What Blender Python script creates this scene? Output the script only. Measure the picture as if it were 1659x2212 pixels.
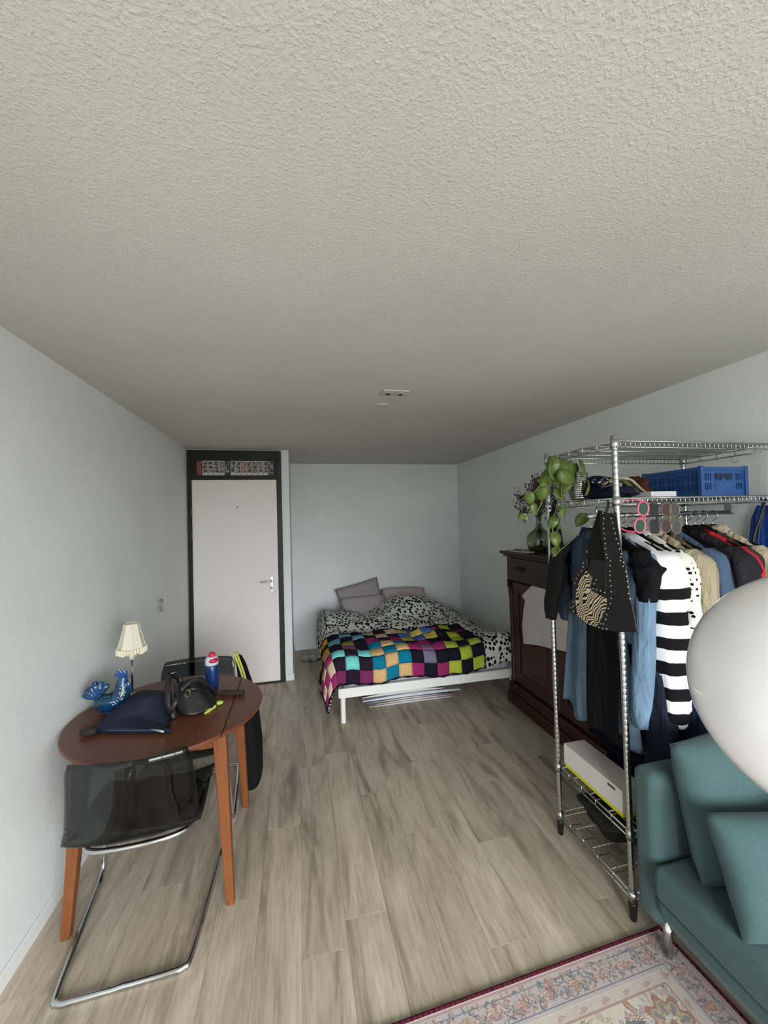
import bpy, math, random
import numpy as np
from mathutils import Vector, Matrix, noise as mnoise
from math import sin, cos, pi, sqrt, atan2, radians as R

for o in list(bpy.data.objects): bpy.data.objects.remove(o)
scene = bpy.context.scene
COL = scene.collection

# ------------------------------------------------------------------ camera
cam_d = bpy.data.cameras.new('camera'); cam = bpy.data.objects.new('camera', cam_d); COL.objects.link(cam)
F_PX, YAW, PITCH, ROLL, CAM_H = 842.47, 0.2185, 0.0219, -0.0272, 1.7007
cam_d.sensor_fit = 'VERTICAL'; cam_d.sensor_height = 24.0; cam_d.lens = F_PX / 2212 * 24.0
cam_d.clip_start = 0.02; cam_d.clip_end = 200
fw = Vector((sin(YAW)*cos(PITCH), cos(YAW)*cos(PITCH), sin(PITCH)))
rt = Vector((cos(YAW), -sin(YAW), 0)); up = rt.cross(fw)
r2 = rt*cos(ROLL) + up*sin(ROLL); u2 = -rt*sin(ROLL) + up*cos(ROLL)
cam.matrix_world = Matrix(((r2.x, u2.x, -fw.x, 0), (r2.y, u2.y, -fw.y, 0), (r2.z, u2.z, -fw.z, CAM_H), (0, 0, 0, 1)))
scene.camera = cam

# ------------------------------------------------------------------ daylight
XL, XR, YF, YB, YD, H = -1.112, 2.318, -1.95, 5.387, 4.394, 2.5
XP = -0.083                                    # right side of the door wall
WX0, WX1, WZ0, WZ1 = -0.25, 2.22, 0.10, 2.40   # the window behind the photographer
world = bpy.data.worlds.new('overcast_sky'); scene.world = world; world.use_nodes = True
wn = world.node_tree.nodes; wl = world.node_tree.links
bg = wn['Background']; tc = wn.new('ShaderNodeTexCoord'); sp = wn.new('ShaderNodeSeparateXYZ')
rp = wn.new('ShaderNodeValToRGB'); rp.color_ramp.elements[0].position = 0.47; rp.color_ramp.elements[1].position = 0.53
rp.color_ramp.elements[0].color = (0.20, 0.20, 0.18, 1); rp.color_ramp.elements[1].color = (0.95, 0.98, 1.00, 1)
mr = wn.new('ShaderNodeMapRange'); mr.inputs[1].default_value = -1; mr.inputs[2].default_value = 1
wl.new(tc.outputs['Generated'], sp.inputs[0]); wl.new(sp.outputs[2], mr.inputs[0]); wl.new(mr.outputs[0], rp.inputs[0])
wl.new(rp.outputs[0], bg.inputs[0]); bg.inputs[1].default_value = 20.0
pl = bpy.data.lights.new('window_portal', 'AREA'); pl.shape = 'RECTANGLE'; pl.size = WX1-WX0; pl.size_y = WZ1-WZ0
pl.cycles.is_portal = True
po = bpy.data.objects.new('window_portal', pl); COL.objects.link(po)
po.location = ((WX0+WX1)/2, YF-0.06, (WZ0+WZ1)/2); po.rotation_euler = (R(90), 0, 0)
vs = scene.view_settings
vs.view_transform = 'Standard'; vs.look = 'None'; vs.gamma = 1.0; vs.exposure = 0.0
try: vs.use_curve_mapping = False
except Exception: pass

# ------------------------------------------------------------------ materials
def lin(c): return tuple((v/255/12.92 if v/255 <= 0.04045 else ((v/255+0.055)/1.055)**2.4) for v in c)
def M(name, rgb, rough=0.6, metal=0.0, spec=0.4, var=None, bump=None, coat=0.0, sheen=0.0, coords='Object'):
    """var=(scale, amount[, stretch]); bump=(scale, strength, distance)"""
    m = bpy.data.materials.new(name); m.use_nodes = True; nt = m.node_tree; n = nt.nodes; l = nt.links
    b = n['Principled BSDF']; c = lin(rgb)
    b.inputs['Base Color'].default_value = (*c, 1); b.inputs['Roughness'].default_value = rough
    b.inputs['Metallic'].default_value = metal; b.inputs['Specular IOR Level'].default_value = spec
    b.inputs['Coat Weight'].default_value = coat; b.inputs['Sheen Weight'].default_value = sheen
    t = n.new('ShaderNodeTexCoord')
    if var:
        mp = n.new('ShaderNodeMapping'); mp.inputs['Scale'].default_value = var[2] if len(var) > 2 else (1, 1, 1)
        nz = n.new('ShaderNodeTexNoise'); nz.inputs['Scale'].default_value = var[0]; nz.inputs['Detail'].default_value = 4
        mx = n.new('ShaderNodeValToRGB'); a = var[1]
        mx.color_ramp.elements[0].position = 0.3; mx.color_ramp.elements[1].position = 0.7
        mx.color_ramp.elements[0].color = (*[v*(1-a) for v in c], 1); mx.color_ramp.elements[1].color = (*[min(1, v*(1+a)) for v in c], 1)
        l.new(t.outputs[coords], mp.inputs[0]); l.new(mp.outputs[0], nz.inputs[0]); l.new(nz.outputs[0], mx.inputs[0]); l.new(mx.outputs[0], b.inputs['Base Color'])
    if bump:
        nz = n.new('ShaderNodeTexNoise'); nz.inputs['Scale'].default_value = bump[0]; nz.inputs['Detail'].default_value = 3
        bp = n.new('ShaderNodeBump'); bp.inputs['Strength'].default_value = bump[1]; bp.inputs['Distance'].default_value = bump[2]
        l.new(t.outputs[coords], nz.inputs[0]); l.new(nz.outputs[0], bp.inputs['Height']); l.new(bp.outputs[0], b.inputs['Normal'])
    return m
def nodes(m): return m.node_tree.nodes, m.node_tree.links, m.node_tree.nodes['Principled BSDF']
def see_through(name, tint, gloss=0.12, rough=0.05):
    m = bpy.data.materials.new(name); m.use_nodes = True; nt = m.node_tree; n = nt.nodes; l = nt.links
    n.remove(n['Principled BSDF']); out = n['Material Output']
    tr = n.new('ShaderNodeBsdfTransparent'); tr.inputs[0].default_value = (*tint, 1)
    gl = n.new('ShaderNodeBsdfGlossy'); gl.inputs['Roughness'].default_value = rough
    lw = n.new('ShaderNodeLayerWeight'); lw.inputs[0].default_value = 0.25
    mm = n.new('ShaderNodeMath'); mm.operation = 'MULTIPLY_ADD'; mm.inputs[1].default_value = 0.5; mm.inputs[2].default_value = gloss*0.3
    mx = n.new('ShaderNodeMixShader')
    l.new(lw.outputs['Fresnel'], mm.inputs[0]); l.new(mm.outputs[0], mx.inputs[0]); l.new(tr.outputs[0], mx.inputs[1]); l.new(gl.outputs[0], mx.inputs[2]); l.new(mx.outputs[0], out.inputs[0])
    return m
def attr_mat(name, rough=0.9, bump=None):
    m = M(name, (200, 200, 200), rough, spec=0.1, bump=bump); n, l, b = nodes(m)
    a = n.new('ShaderNodeVertexColor'); a.layer_name = 'Col'; l.new(a.outputs[0], b.inputs['Base Color']); return m

# ------------------------------------------------------------------ mesh helpers
def cat(pts, per=6, closed=False):
    P = [Vector(p) for p in pts]; n = len(P); out = []
    rng = range(n) if closed else range(n-1)
    for i in rng:
        p0 = P[(i-1) % n] if closed or i > 0 else P[0]*2-P[1]
        p1 = P[i]; p2 = P[(i+1) % n]
        p3 = P[(i+2) % n] if closed or i+2 < n else P[-1]*2-P[-2]
        for k in range(per):
            t = k/per; out.append(0.5*((2*p1)+(p2-p0)*t+(2*p0-5*p1+4*p2-p3)*t*t+(3*p1-p0-3*p2+p3)*t**3))
    if not closed: out.append(P[-1])
    return out
class MB:
    def __init__(s): s.v = []; s.f = []; s.mi = []; s.uv = []; s.T = None; s.cur = 0
    def add(s, vs, fs, uvs=None):
        b = len(s.v)
        if s.T is not None: vs = [s.T @ Vector(p) for p in vs]
        s.v += [tuple(p) for p in vs]; s.f += [tuple(b+i for i in f) for f in fs]; s.mi += [s.cur]*len(fs)
        s.uv += uvs if uvs else [(0, 0)]*len(vs)
        return s
    def box(s, x0, x1, y0, y1, z0, z1):
        return s.add([(x0,y0,z0),(x1,y0,z0),(x1,y1,z0),(x0,y1,z0),(x0,y0,z1),(x1,y0,z1),(x1,y1,z1),(x0,y1,z1)],
              [(0,3,2,1),(4,5,6,7),(0,1,5,4),(1,2,6,5),(2,3,7,6),(3,0,4,7)])
    def taper(s, c0, h0, c1, h1):
        vs = [(c[0]+sx*h[0], c[1]+sy*h[1], c[2]) for c, h in ((c0, h0), (c1, h1)) for sx, sy in ((-1,-1),(1,-1),(1,1),(-1,1))]
        return s.add(vs, [(0,3,2,1),(4,5,6,7),(0,1,5,4),(1,2,6,5),(2,3,7,6),(3,0,4,7)])
    def tube(s, pts, r, n=8, closed=False, cap=True):
        P = [Vector(p) for p in pts]; m = len(P); vs = []; nrm = None
        for i, p in enumerate(P):
            a = P[i-1] if i > 0 or closed else P[i]; b = P[(i+1) % m] if i < m-1 or closed else P[i]
            t = (b-a); t = t.normalized() if t.length > 1e-9 else Vector((0,0,1))
            if nrm is None: nrm = t.orthogonal().normalized()
            nrm = nrm - t*nrm.dot(t); nrm = nrm.normalized() if nrm.length > 1e-6 else t.orthogonal().normalized()
            bi = t.cross(nrm); rr = r[i] if isinstance(r, (list, tuple)) else r
            vs += [p+(nrm*cos(2*pi*k/n)+bi*sin(2*pi*k/n))*rr for k in range(n)]
        fs = []
        for i in range(m if closed else m-1):
            j = (i+1) % m
            fs += [(i*n+k, i*n+(k+1) % n, j*n+(k+1) % n, j*n+k) for k in range(n)]
        if cap and not closed: fs += [tuple(range(n))[::-1], tuple((m-1)*n+k for k in range(n))]
        return s.add(vs, fs)
    def lathe(s, prof, n=24, c=(0,0,0)):
        vs = [(c[0]+r*cos(2*pi*k/n), c[1]+r*sin(2*pi*k/n), c[2]+z) for r, z in prof for k in range(n)]; m = len(prof)
        fs = [(i*n+k, i*n+(k+1) % n, (i+1)*n+(k+1) % n, (i+1)*n+k) for i in range(m-1) for k in range(n)]
        if prof[0][0] > 1e-5: fs.append(tuple(range(n))[::-1])
        if prof[-1][0] > 1e-5: fs.append(tuple((m-1)*n+k for k in range(n)))
        return s.add(vs, fs)
    def prism(s, pts, fn, t0, t1):
        n = len(pts); vs = [fn(a, b, t0) for a, b in pts]+[fn(a, b, t1) for a, b in pts]
        return s.add(vs, [tuple(range(n))[::-1], tuple(range(n, 2*n))]+[(i, (i+1) % n, n+(i+1) % n, n+i) for i in range(n)])
    def grid(s, fn, nu, nv, cu=False, uvf=None):
        mu = nu if cu else nu+1
        vs = [fn(i/nu, j/nv) for j in range(nv+1) for i in range(mu)]
        fs = [(j*mu+i, j*mu+(i+1) % mu, (j+1)*mu+(i+1) % mu, (j+1)*mu+i) for j in range(nv) for i in range(nu)]
        uv = [uvf(i/nu, j/nv) for j in range(nv+1) for i in range(mu)] if uvf else None
        return s.add(vs, fs, uv)
    def ell(s, c, r, nu=16, nv=10):
        return s.grid(lambda u, v: (c[0]+r[0]*cos(2*pi*u)*sin(pi*v), c[1]+r[1]*sin(2*pi*u)*sin(pi*v), c[2]-r[2]*cos(pi*v)), nu, nv, cu=True)
    def loft(s, rings, cap=True, uvf=None):
        n = len(rings[0]); m = len(rings); vs = [p for r in rings for p in r]
        fs = [(i*n+k, i*n+(k+1) % n, (i+1)*n+(k+1) % n, (i+1)*n+k) for i in range(m-1) for k in range(n)]
        if cap: fs += [tuple(range(n))[::-1], tuple((m-1)*n+k for k in range(n))]
        return s.add(vs, fs)
    def pillow(s, w, h, t, nu=20, nv=16, pinch=0.06, seed=0):
        for sg in (1, -1):
            def fn(u, v):
                a = u*2-1; b = v*2-1
                k = max(0, (1-abs(a)**3.6))**0.48*max(0, (1-abs(b)**3.6))**0.48
                wx = w/2*a*(1-pinch*(1-abs(b))*abs(a)**3*1.0); wz = h/2*b*(1-pinch*(1-abs(a))*abs(b)**3)
                nz = mnoise.noise(Vector((a*2.2+seed, b*2.2, sg*3)))*0.16
                return (wx, sg*t/2*k*(1+nz), wz)
            s.grid(fn, nu, nv) if sg < 0 else s.grid(lambda u, v: fn(1-u, v), nu, nv)
        return s
    def build(s, name, mat, parent=None, smooth=False, bevel=0, seg=2, uv=False, sub=0, solid=0, angle=None, weld=False):
        me = bpy.data.meshes.new(name); L = parent.matrix_world.translation.copy() if parent is not None else Vector((0,0,0))
        if parent is not None: L = Vector(parent['_base'])
        me.from_pydata([tuple(Vector(p)-L) for p in s.v], [], s.f)
        for m in (mat if isinstance(mat, (list, tuple)) else [mat]): me.materials.append(m)
        if isinstance(mat, (list, tuple)): me.polygons.foreach_set('material_index', s.mi)
        if uv:
            ul = me.uv_layers.new(name='UVMap')
            for lp in me.loops: ul.data[lp.index].uv = s.uv[lp.vertex_index]
        if smooth: me.polygons.foreach_set('use_smooth', [True]*len(me.polygons))
        me.update()
        o = bpy.data.objects.new(name, me); COL.objects.link(o)
        if parent is not None: o.parent = parent
        o['_base'] = tuple(L)
        if weld: w = o.modifiers.new('weld', 'WELD'); w.merge_threshold = 0.0005
        if solid: q = o.modifiers.new('solid', 'SOLIDIFY'); q.thickness = solid; q.offset = 0
        if bevel: q = o.modifiers.new('bevel', 'BEVEL'); q.width = bevel; q.segments = seg; q.limit_method = 'ANGLE'; q.angle_limit = R(35)
        if sub: q = o.modifiers.new('sub', 'SUBSURF'); q.levels = sub; q.render_levels = sub
        return o
def thing(name, label, catg, base, group=None):
    o = bpy.data.objects.new(name, None); COL.objects.link(o); o.location = base; o.empty_display_size = 0.05
    o['_base'] = tuple(base); o['label'] = label; o['category'] = catg
    if group: o['group'] = group
    return o
def tag(o, label, catg, group=None):
    o['label'] = label; o['category'] = catg
    if group: o['group'] = group
    return o
def struct(o): o['kind'] = 'structure'; return o
def rotz(a, c): return Matrix.Translation(c) @ Matrix.Rotation(a, 4, 'Z')

chrome = M('chrome', (200, 203, 203), 0.16, 1.0)
steel = M('brushed_steel', (175, 178, 176), 0.3, 1.0)
blackpl = M('black_plastic', (20, 20, 21), 0.45)
blackfab = M('black_fabric', (21, 21, 24), 0.95, spec=0.1, var=(30, .3), bump=(300, .3, .002))
white_metal = M('white_lacquer', (226, 227, 224), 0.4)
# ================================================================== THE ROOM
wallm = M('white_plaster', (226, 229, 230), 0.9, spec=0.15, var=(2.5, .03), bump=(45, .35, .004))
ceilm = M('stucco_ceiling', (214, 211, 202), 0.95, spec=0.1)
n, l, b = nodes(ceilm)
t = n.new('ShaderNodeTexCoord'); nz = n.new('ShaderNodeTexNoise'); nz.inputs['Scale'].default_value = 135; nz.inputs['Detail'].default_value = 2; nz.inputs['Roughness'].default_value = .5
rmp = n.new('ShaderNodeValToRGB'); rmp.color_ramp.elements[0].position = .42; rmp.color_ramp.elements[1].position = .78
bp = n.new('ShaderNodeBump'); bp.inputs['Strength'].default_value = 0.5; bp.inputs['Distance'].default_value = 0.0032
l.new(t.outputs['Object'], nz.inputs[0]); l.new(nz.outputs[0], rmp.inputs[0]); l.new(rmp.outputs[0], bp.inputs['Height']); l.new(bp.outputs[0], b.inputs['Normal'])
n2 = n.new('ShaderNodeTexNoise'); n2.inputs['Scale'].default_value = 1.3; n2.inputs['Detail'].default_value = 3
r3 = n.new('ShaderNodeValToRGB'); r3.color_ramp.elements[0].position = .35; r3.color_ramp.elements[1].position = .65
r3.color_ramp.elements[0].color = (*lin((200, 199, 190)), 1); r3.color_ramp.elements[1].color = (*lin((206, 205, 197)), 1)
l.new(t.outputs['Object'], n2.inputs[0]); l.new(n2.outputs[0], r3.inputs[0]); l.new(r3.outputs[0], b.inputs['Base Color'])

struct(MB().box(XL-.1, XL, YF-.1, YB+.1, -.05, H+.1).build('wall_left', wallm))
struct(MB().box(XR, XR+.1, YF-.1, YB+.1, -.05, H+.1).build('wall_right', wallm))
struct(MB().box(XP, XR, YB, YB+.1, -.05, H).build('wall_back', wallm))
struct(MB().box(XL, XP, YD, YB+.1, -.05, H).build('wall_door', wallm))
w = MB(); w.box(XL, WX0, YF-.1, YF, -.05, H); w.box(WX1, XR, YF-.1, YF, -.05, H); w.box(WX0, WX1, YF-.1, YF, -.05, WZ0); w.box(WX0, WX1, YF-.1, YF, WZ1, H)
struct(w.build('wall_front', wallm))
struct(MB().box(XL, XR, YF-.1, YB+.1, H, H+.1).build('ceiling', ceilm))
wf = struct(MB().box(WX0, WX1, YF-.09, YF-.03, WZ0, WZ0+.05).box(WX0, WX1, YF-.09, YF-.03, WZ1-.05, WZ1).box(WX0, WX0+.05, YF-.09, YF-.03, WZ0+.05, WZ1-.05).box(WX1-.05, WX1, YF-.09, YF-.03, WZ0+.05, WZ1-.05).build('window_1', white_metal))
for x in (WX0+.82, WX0+1.65): MB().box(x-.025, x+.025, YF-.09, YF-.03, WZ0+.05, WZ1-.05).build('mullion', white_metal, wf)
skirt = M('skirting_white', (228, 231, 232), 0.55)
struct(MB().box(XL, XL+.013, YF, YD-.035, 0, .065).build('baseboard_left', skirt, bevel=.004))
struct(MB().box(XP, XR, YB-.013, YB, 0, .065).build('baseboard_back', skirt, bevel=.004))
struct(MB().box(XR-.013, XR, YF, YB-.013, 0, .065).build('baseboard_right', skirt, bevel=.004))
struct(MB().box(-.160, XP+.012, YD-.012, YD, 0, .07).box(XP, XP+.012, YD, YB-.013, 0, .07).build('baseboard_pillar', skirt, bevel=.004))

# floor: wood-look planks
fl = MB().box(XL, XR, YF, YB, -.05, -.006).build('floor', M('underlay', (60, 54, 48), .9)); struct(fl)
pm = M('grey_oak_plank', (168, 156, 140), 0.42, spec=.35)
n, l, b = nodes(pm)
oi = n.new('ShaderNodeObjectInfo'); tcn = n.new('ShaderNodeTexCoord')
cmb = n.new('ShaderNodeCombineXYZ'); mu = n.new('ShaderNodeMath'); mu.operation = 'MULTIPLY'; mu.inputs[1].default_value = 57.0
l.new(oi.outputs['Random'], mu.inputs[0]); l.new(mu.outputs[0], cmb.inputs[0]); l.new(mu.outputs[0], cmb.inputs[1]); l.new(mu.outputs[0], cmb.inputs[2])
vad = n.new('ShaderNodeVectorMath'); vad.operation = 'ADD'; l.new(tcn.outputs['Object'], vad.inputs[0]); l.new(cmb.outputs[0], vad.inputs[1])
def nzt(scale, stretch, detail=5, rough=.55, dist=0):
    mp = n.new('ShaderNodeMapping'); mp.inputs['Scale'].default_value = stretch; l.new(vad.outputs[0], mp.inputs[0])
    q = n.new('ShaderNodeTexNoise'); q.inputs['Scale'].default_value = scale; q.inputs['Detail'].default_value = detail; q.inputs['Roughness'].default_value = rough; q.inputs['Distortion'].default_value = dist
    l.new(mp.outputs[0], q.inputs[0]); return q
broad = nzt(1.0, (8.5, 1.3, 1), 4, .6, .8); fine = nzt(1.0, (75, 7, 1), 5, .75, .4)
cr = n.new('ShaderNodeValToRGB'); e = cr.color_ramp.elements; e[0].position = .30; e[1].position = .72
e[0].color = (*lin((134, 124, 111)), 1); e[1].color = (*lin((208, 197, 180)), 1); k = cr.color_ramp.elements.new(.48); k.color = (*lin((182, 170, 152)), 1)
l.new(broad.outputs[0], cr.inputs[0])
fr = n.new('ShaderNodeValToRGB'); fr.color_ramp.elements[0].position = .35; fr.color_ramp.elements[1].position = .62
fr.color_ramp.elements[0].color = (.70, .68, .66, 1); fr.color_ramp.elements[1].color = (1.04, 1.03, 1.02, 1); l.new(fine.outputs[0], fr.inputs[0])
mm = n.new('ShaderNodeMix'); mm.data_type = 'RGBA'; mm.blend_type = 'MULTIPLY'; mm.inputs[0].default_value = .75
l.new(cr.outputs[0], mm.inputs[6]); l.new(fr.outputs[0], mm.inputs[7])
tone = n.new('ShaderNodeMapRange'); tone.inputs[3].default_value = .92; tone.inputs[4].default_value = 1.06; l.new(oi.outputs['Random'], tone.inputs[0])
hs = n.new('ShaderNodeHueSaturation'); l.new(mm.outputs[2], hs.inputs['Color']); l.new(tone.outputs[0], hs.inputs['Value']); l.new(hs.outputs[0], b.inputs['Base Color'])
bp = n.new('ShaderNodeBump'); bp.inputs['Strength'].default_value = .15; bp.inputs['Distance'].default_value = .002; l.new(fine.outputs[0], bp.inputs['Height']); l.new(bp.outputs[0], b.inputs['Normal'])
PW, PL = .182, 1.22; rng = random.Random(11)
def plank_mesh(w_, len_):
    g = .0003; c = .0007; q = MB(); x0, x1, y0, y1 = g, w_-g, g, len_-g
    q.add([(x0,y0,-.006),(x1,y0,-.006),(x1,y1,-.006),(x0,y1,-.006),(x0,y0,-c),(x1,y0,-c),(x1,y1,-c),(x0,y1,-c),(x0+c,y0+c,0),(x1-c,y0+c,0),(x1-c,y1-c,0),(x0+c,y1-c,0)],
          [(0,1,5,4),(1,2,6,5),(2,3,7,6),(3,0,4,7),(4,5,9,8),(5,6,10,9),(6,7,11,10),(7,4,8,11),(8,9,10,11)])
    me = bpy.data.meshes.new('plank'); me.from_pydata(q.v, [], q.f); me.materials.append(pm); return me
full = plank_mesh(PW, PL); x = XL; ci = 0
while x < XR-.005:
    w_ = min(PW, XR-x); off = [0, .47, .81, .3, 1.02, .62, .15][ci % 7]+rng.uniform(-.06, .06); y = YF-off
    while y < YB:
        y0 = max(y, YF); y1 = min(y+PL, YB)
        if x+w_ < XP and y1 > YD: y1 = YD+.02
        if y1-y0 > .02:
            me = full if (w_ == PW and y1-y0 > PL-.001) else plank_mesh(w_, y1-y0)
            o = bpy.data.objects.new('plank', me); COL.objects.link(o); o.parent = fl; o.location = (x, y0, 0)
        y += PL
        if x+w_ < XP and y > YD: break
    x += PW; ci += 1

# door with black frame, transom panel, handle and hinges
dk = M('black_frame_paint', (17, 16, 17), .5); dw = M('door_white', (228, 223, 220), .5, var=(200, .03))
FY = YD-.034
d1 = thing('door_1', 'x', 'x', (-.64, YD, 0)); del d1['label']; del d1['category']; struct(d1)
q = MB(); q.box(-1.104, -1.068, FY, YD, 0, 2.488); q.box(-.213, -.162, FY, YD, 0, 2.488); q.box(-1.068, -.213, FY, YD, 2.178, 2.488); q.box(-1.068, -.213, FY+.004, YD, 0, .016)
fro = q.build('door_frame', dk, d1, bevel=.003)
leaf = MB().box(-1.065, -.216, FY+.014, YD, .018, 2.174).build('door_leaf', dw, d1, bevel=.002)
hm = M('handle_aluminium', (205, 205, 203), .35, .8)
MB().box(-.302, -.266, FY+.006, FY+.014, .962, 1.137).build('handle_plate', hm, leaf, bevel=.004)
MB().tube(cat([(-.284, FY+.006, 1.088), (-.284, FY-.03, 1.088), (-.30, FY-.045, 1.088), (-.34, FY-.047, 1.086), (-.392, FY-.045, 1.083)], 4), .0085, 8).build('handle_lever', hm, leaf, smooth=True)
MB().ell((-.286, FY-.004, 1.012), (.011, .014, .013)).build('lock_knob', hm, leaf, smooth=True)
MB().tube([(-.62, FY+.015, 1.885), (-.62, FY+.010, 1.885)], .011, 12).build('door_viewer', M('viewer_grey', (140, 136, 130), .6), leaf)
for z in (1.84, 1.60): MB().tube([(-1.062, FY+.008, z-.045), (-1.062, FY+.008, z+.045)], .007, 8).build('hinge', hm, leaf, smooth=True)

# photo strips taped over the door
def photo_mat(name, bgc, fgc, sc, thr=.5):
    m = M(name, bgc, .4); n, l, b = nodes(m); t = n.new('ShaderNodeTexCoord'); oi = n.new('ShaderNodeObjectInfo')
    v = n.new('ShaderNodeVectorMath'); v.operation = 'ADD'; cx = n.new('ShaderNodeMath'); cx.operation = 'MULTIPLY'; cx.inputs[1].default_value = 31
    l.new(oi.outputs['Random'], cx.inputs[0]); l.new(t.outputs['Object'], v.inputs[0]); l.new(cx.outputs[0], v.inputs[1])
    z = n.new('ShaderNodeTexNoise'); z.inputs['Scale'].default_value = sc; z.inputs['Detail'].default_value = 3; l.new(v.outputs[0], z.inputs[0])
    r = n.new('ShaderNodeValToRGB'); r.color_ramp.elements[0].position = thr-.04; r.color_ramp.elements[1].position = thr+.06
    r.color_ramp.elements[0].color = (*lin(fgc), 1); r.color_ramp.elements[1].color = (*lin(bgc), 1); l.new(z.outputs[0], r.inputs[0]); l.new(r.outputs[0], b.inputs['Base Color']); return m
card = M('photo_card', (196, 193, 188), .5); redc = M('red_card', (120, 48, 52), .5); blk = M('dark_card', (34, 33, 35), .5); pur = M('purple_card', (74, 52, 110), .5)
pcol = photo_mat('photo_colour', (150, 140, 128), (52, 42, 38), 55, .52); pbw = photo_mat('photo_bw', (150, 152, 150), (32, 33, 35), 50, .5)
ppk = photo_mat('photo_pink', (176, 140, 132), (110, 66, 62), 60, .5); pred = photo_mat('photo_red', (170, 110, 110), (96, 36, 42), 60, .5)
SL = ['solid red photo strip, leftmost above the door', 'white-footed photo strip beside the solid red one', 'photo strip of small dark figures, third from the left above the door',
 'photo strip with olive background, fourth from the left above the door', 'white photo strip just left of the black wavy one', 'black photo strip with wavy outline and no white border',
 'dark blue-grey photo strip just right of the black wavy one', 'white photo strip left of the pink one', 'pinkish photo strip in the middle of the row above the door',
 'photo strip just right of the pink one', 'crowded photo strip, fourth from the right above the door', 'photo strip of tiny dark figures, third from the right above the door',
 'beige photo strip just left of the purple one', 'photo strip with purple foot, rightmost above the door']
for i in range(14):
    x0 = -1.010+i*.0552; x1 = x0+.050; base_m = [redc, card, card, card, card, blk, card, card, card, card, card, card, card, pur][i]
    ph_m = [pred, pcol, pbw, pcol, pbw, pbw, pbw, pbw, ppk, pcol, pcol, pbw, pcol, pbw][i]
    z0, z1 = 2.222, 2.374
    s_ = thing('photo_strip', SL[i], 'photo strip', ((x0+x1)/2, FY, z0), 'photo strips above the door')
    if i == 5: # wavy outline
        pts = [(x0+.004+.005*sin(k*1.25), z0+.01+k*.0128) for k in range(11)]+[(x1-.004-.005*sin(k*1.25), z0+.01+k*.0128) for k in range(10, -1, -1)]
    else: pts = [(x0, z0), (x1, z0), (x1, z1), (x0, z1)]
    MB().prism(pts, lambda a, b_, t_: (a, FY-.0015*t_, b_), 0, 1).build('card', base_m, s_)
    foot = .012 if i in (0, 5) else .026
    hgt = (z1-z0-foot-.014)/3
    for k in range(3):
        a = z1-.006-(k+1)*hgt-k*.003; MB().box(x0+.005, x1-.005, FY-.0024, FY-.0012, a, a+hgt-.001).build('photo', ph_m, s_)

# ceiling junction plate, small blanked spot, light switch
pl_m = M('socket_ivory', (196, 190, 180), .5); s_ = thing('ceiling_socket', 'small double ceiling socket plate with two holes', 'ceiling socket', (.605, 2.335, H))
q = MB().box(.525, .690, 2.285, 2.388, H-.012, H-.0005); q.build('cover_plate', pl_m, s_, bevel=.006)
for x in (.567, .648):
    MB().lathe([(.033, 0), (.033, -.005), (.028, -.007), (.022, -.003)], 20, (x, 2.338, H-.0115)).build('socket_cup', M('socket_cup', (176, 166, 156), .5), s_, smooth=True)
    MB().lathe([(.0115, 0), (.0115, -.006), (0, -.006)], 12, (x-.004, 2.338, H-.0125)).build('hook_hole', M('hole_dark', (50, 34, 28), .7), s_)
struct(MB().lathe([(.045, -.0005), (.045, -.004), (.030, -.007), (.018, -.003), (.017, -.010), (0, -.010)], 20, (.588, 2.607, H)).build('trim_1', ceilm, smooth=True))
s_ = thing('light_switch', 'small ivory light switch on the left wall', 'light switch', (XL, 3.513, 1.02)); sw = M('switch_ivory', (182, 176, 164), .45)
MB().box(XL, XL+.018, 3.475, 3.552, 1.012, 1.108).build('switch_frame', M('switch_shade', (150, 146, 138), .5), s_, bevel=.004); MB().box(XL+.016, XL+.024, 3.492, 3.535, 1.03, 1.09).build('rocker', sw, s_, bevel=.003)
# ================================================================== TABLE CORNER
TZ, TCX, TCY, TR = .765, -.656, 2.219, .446
wood_t = M('table_top_walnut', (100, 58, 40), .34, var=(9, .14, (9, 1, 9)), spec=.45)
wood_l = M('table_leg_cherry', (118, 68, 33), .4, var=(14, .15, (8, 8, .8)), spec=.4)
tb = thing('dining_table', 'round reddish-brown wooden table with tapered legs against the left wall', 'table', (TCX, TCY, 0))
SEAM = -.355
a0 = math.acos((SEAM-TCX)/TR)
def disc_part(angs, close): return [(TCX+TR*cos(a), TCY+TR*sin(a)) for a in angs]
N = 60
big = disc_part([a0+(2*pi-2*a0)*k/N for k in range(N+1)], 1)
small = [(x+.0015, y) for x, y in disc_part([-a0+2*a0*k/24 for k in range(25)], 1)]
MB().prism(big, lambda a, b_, t_: (a, b_, t_), TZ-.022, TZ).build('table_top', wood_t, tb, bevel=.006, seg=3)
MB().prism(small, lambda a, b_, t_: (a, b_, t_), TZ-.022, TZ).build('drop_leaf', wood_t, tb, bevel=.006, seg=3)
legs = [((-.930, 1.968), (-.978, 1.922)), ((-.372, 1.958), (-.331, 1.912)), ((-.374, 2.478), (-.341, 2.526)), ((-.930, 2.478), (-.975, 2.526))]
for (tx, ty), (fx, fy) in legs:
    MB().taper((fx, fy, 0), (.017, .017), (tx, ty, TZ-.022), (.029, .029)).build('leg', wood_l, tb, bevel=.004)
for (x0, x1, y0, y1) in ((-.90, -.40, 1.955, 1.975), (-.90, -.40, 2.465, 2.485), (-.940, -.920, 2.0, 2.45), (-.384, -.364, 2.0, 2.45)):
    MB().box(x0, x1, y0, y1, TZ-.092, TZ-.022).build('apron', wood_l, tb, bevel=.002)

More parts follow.
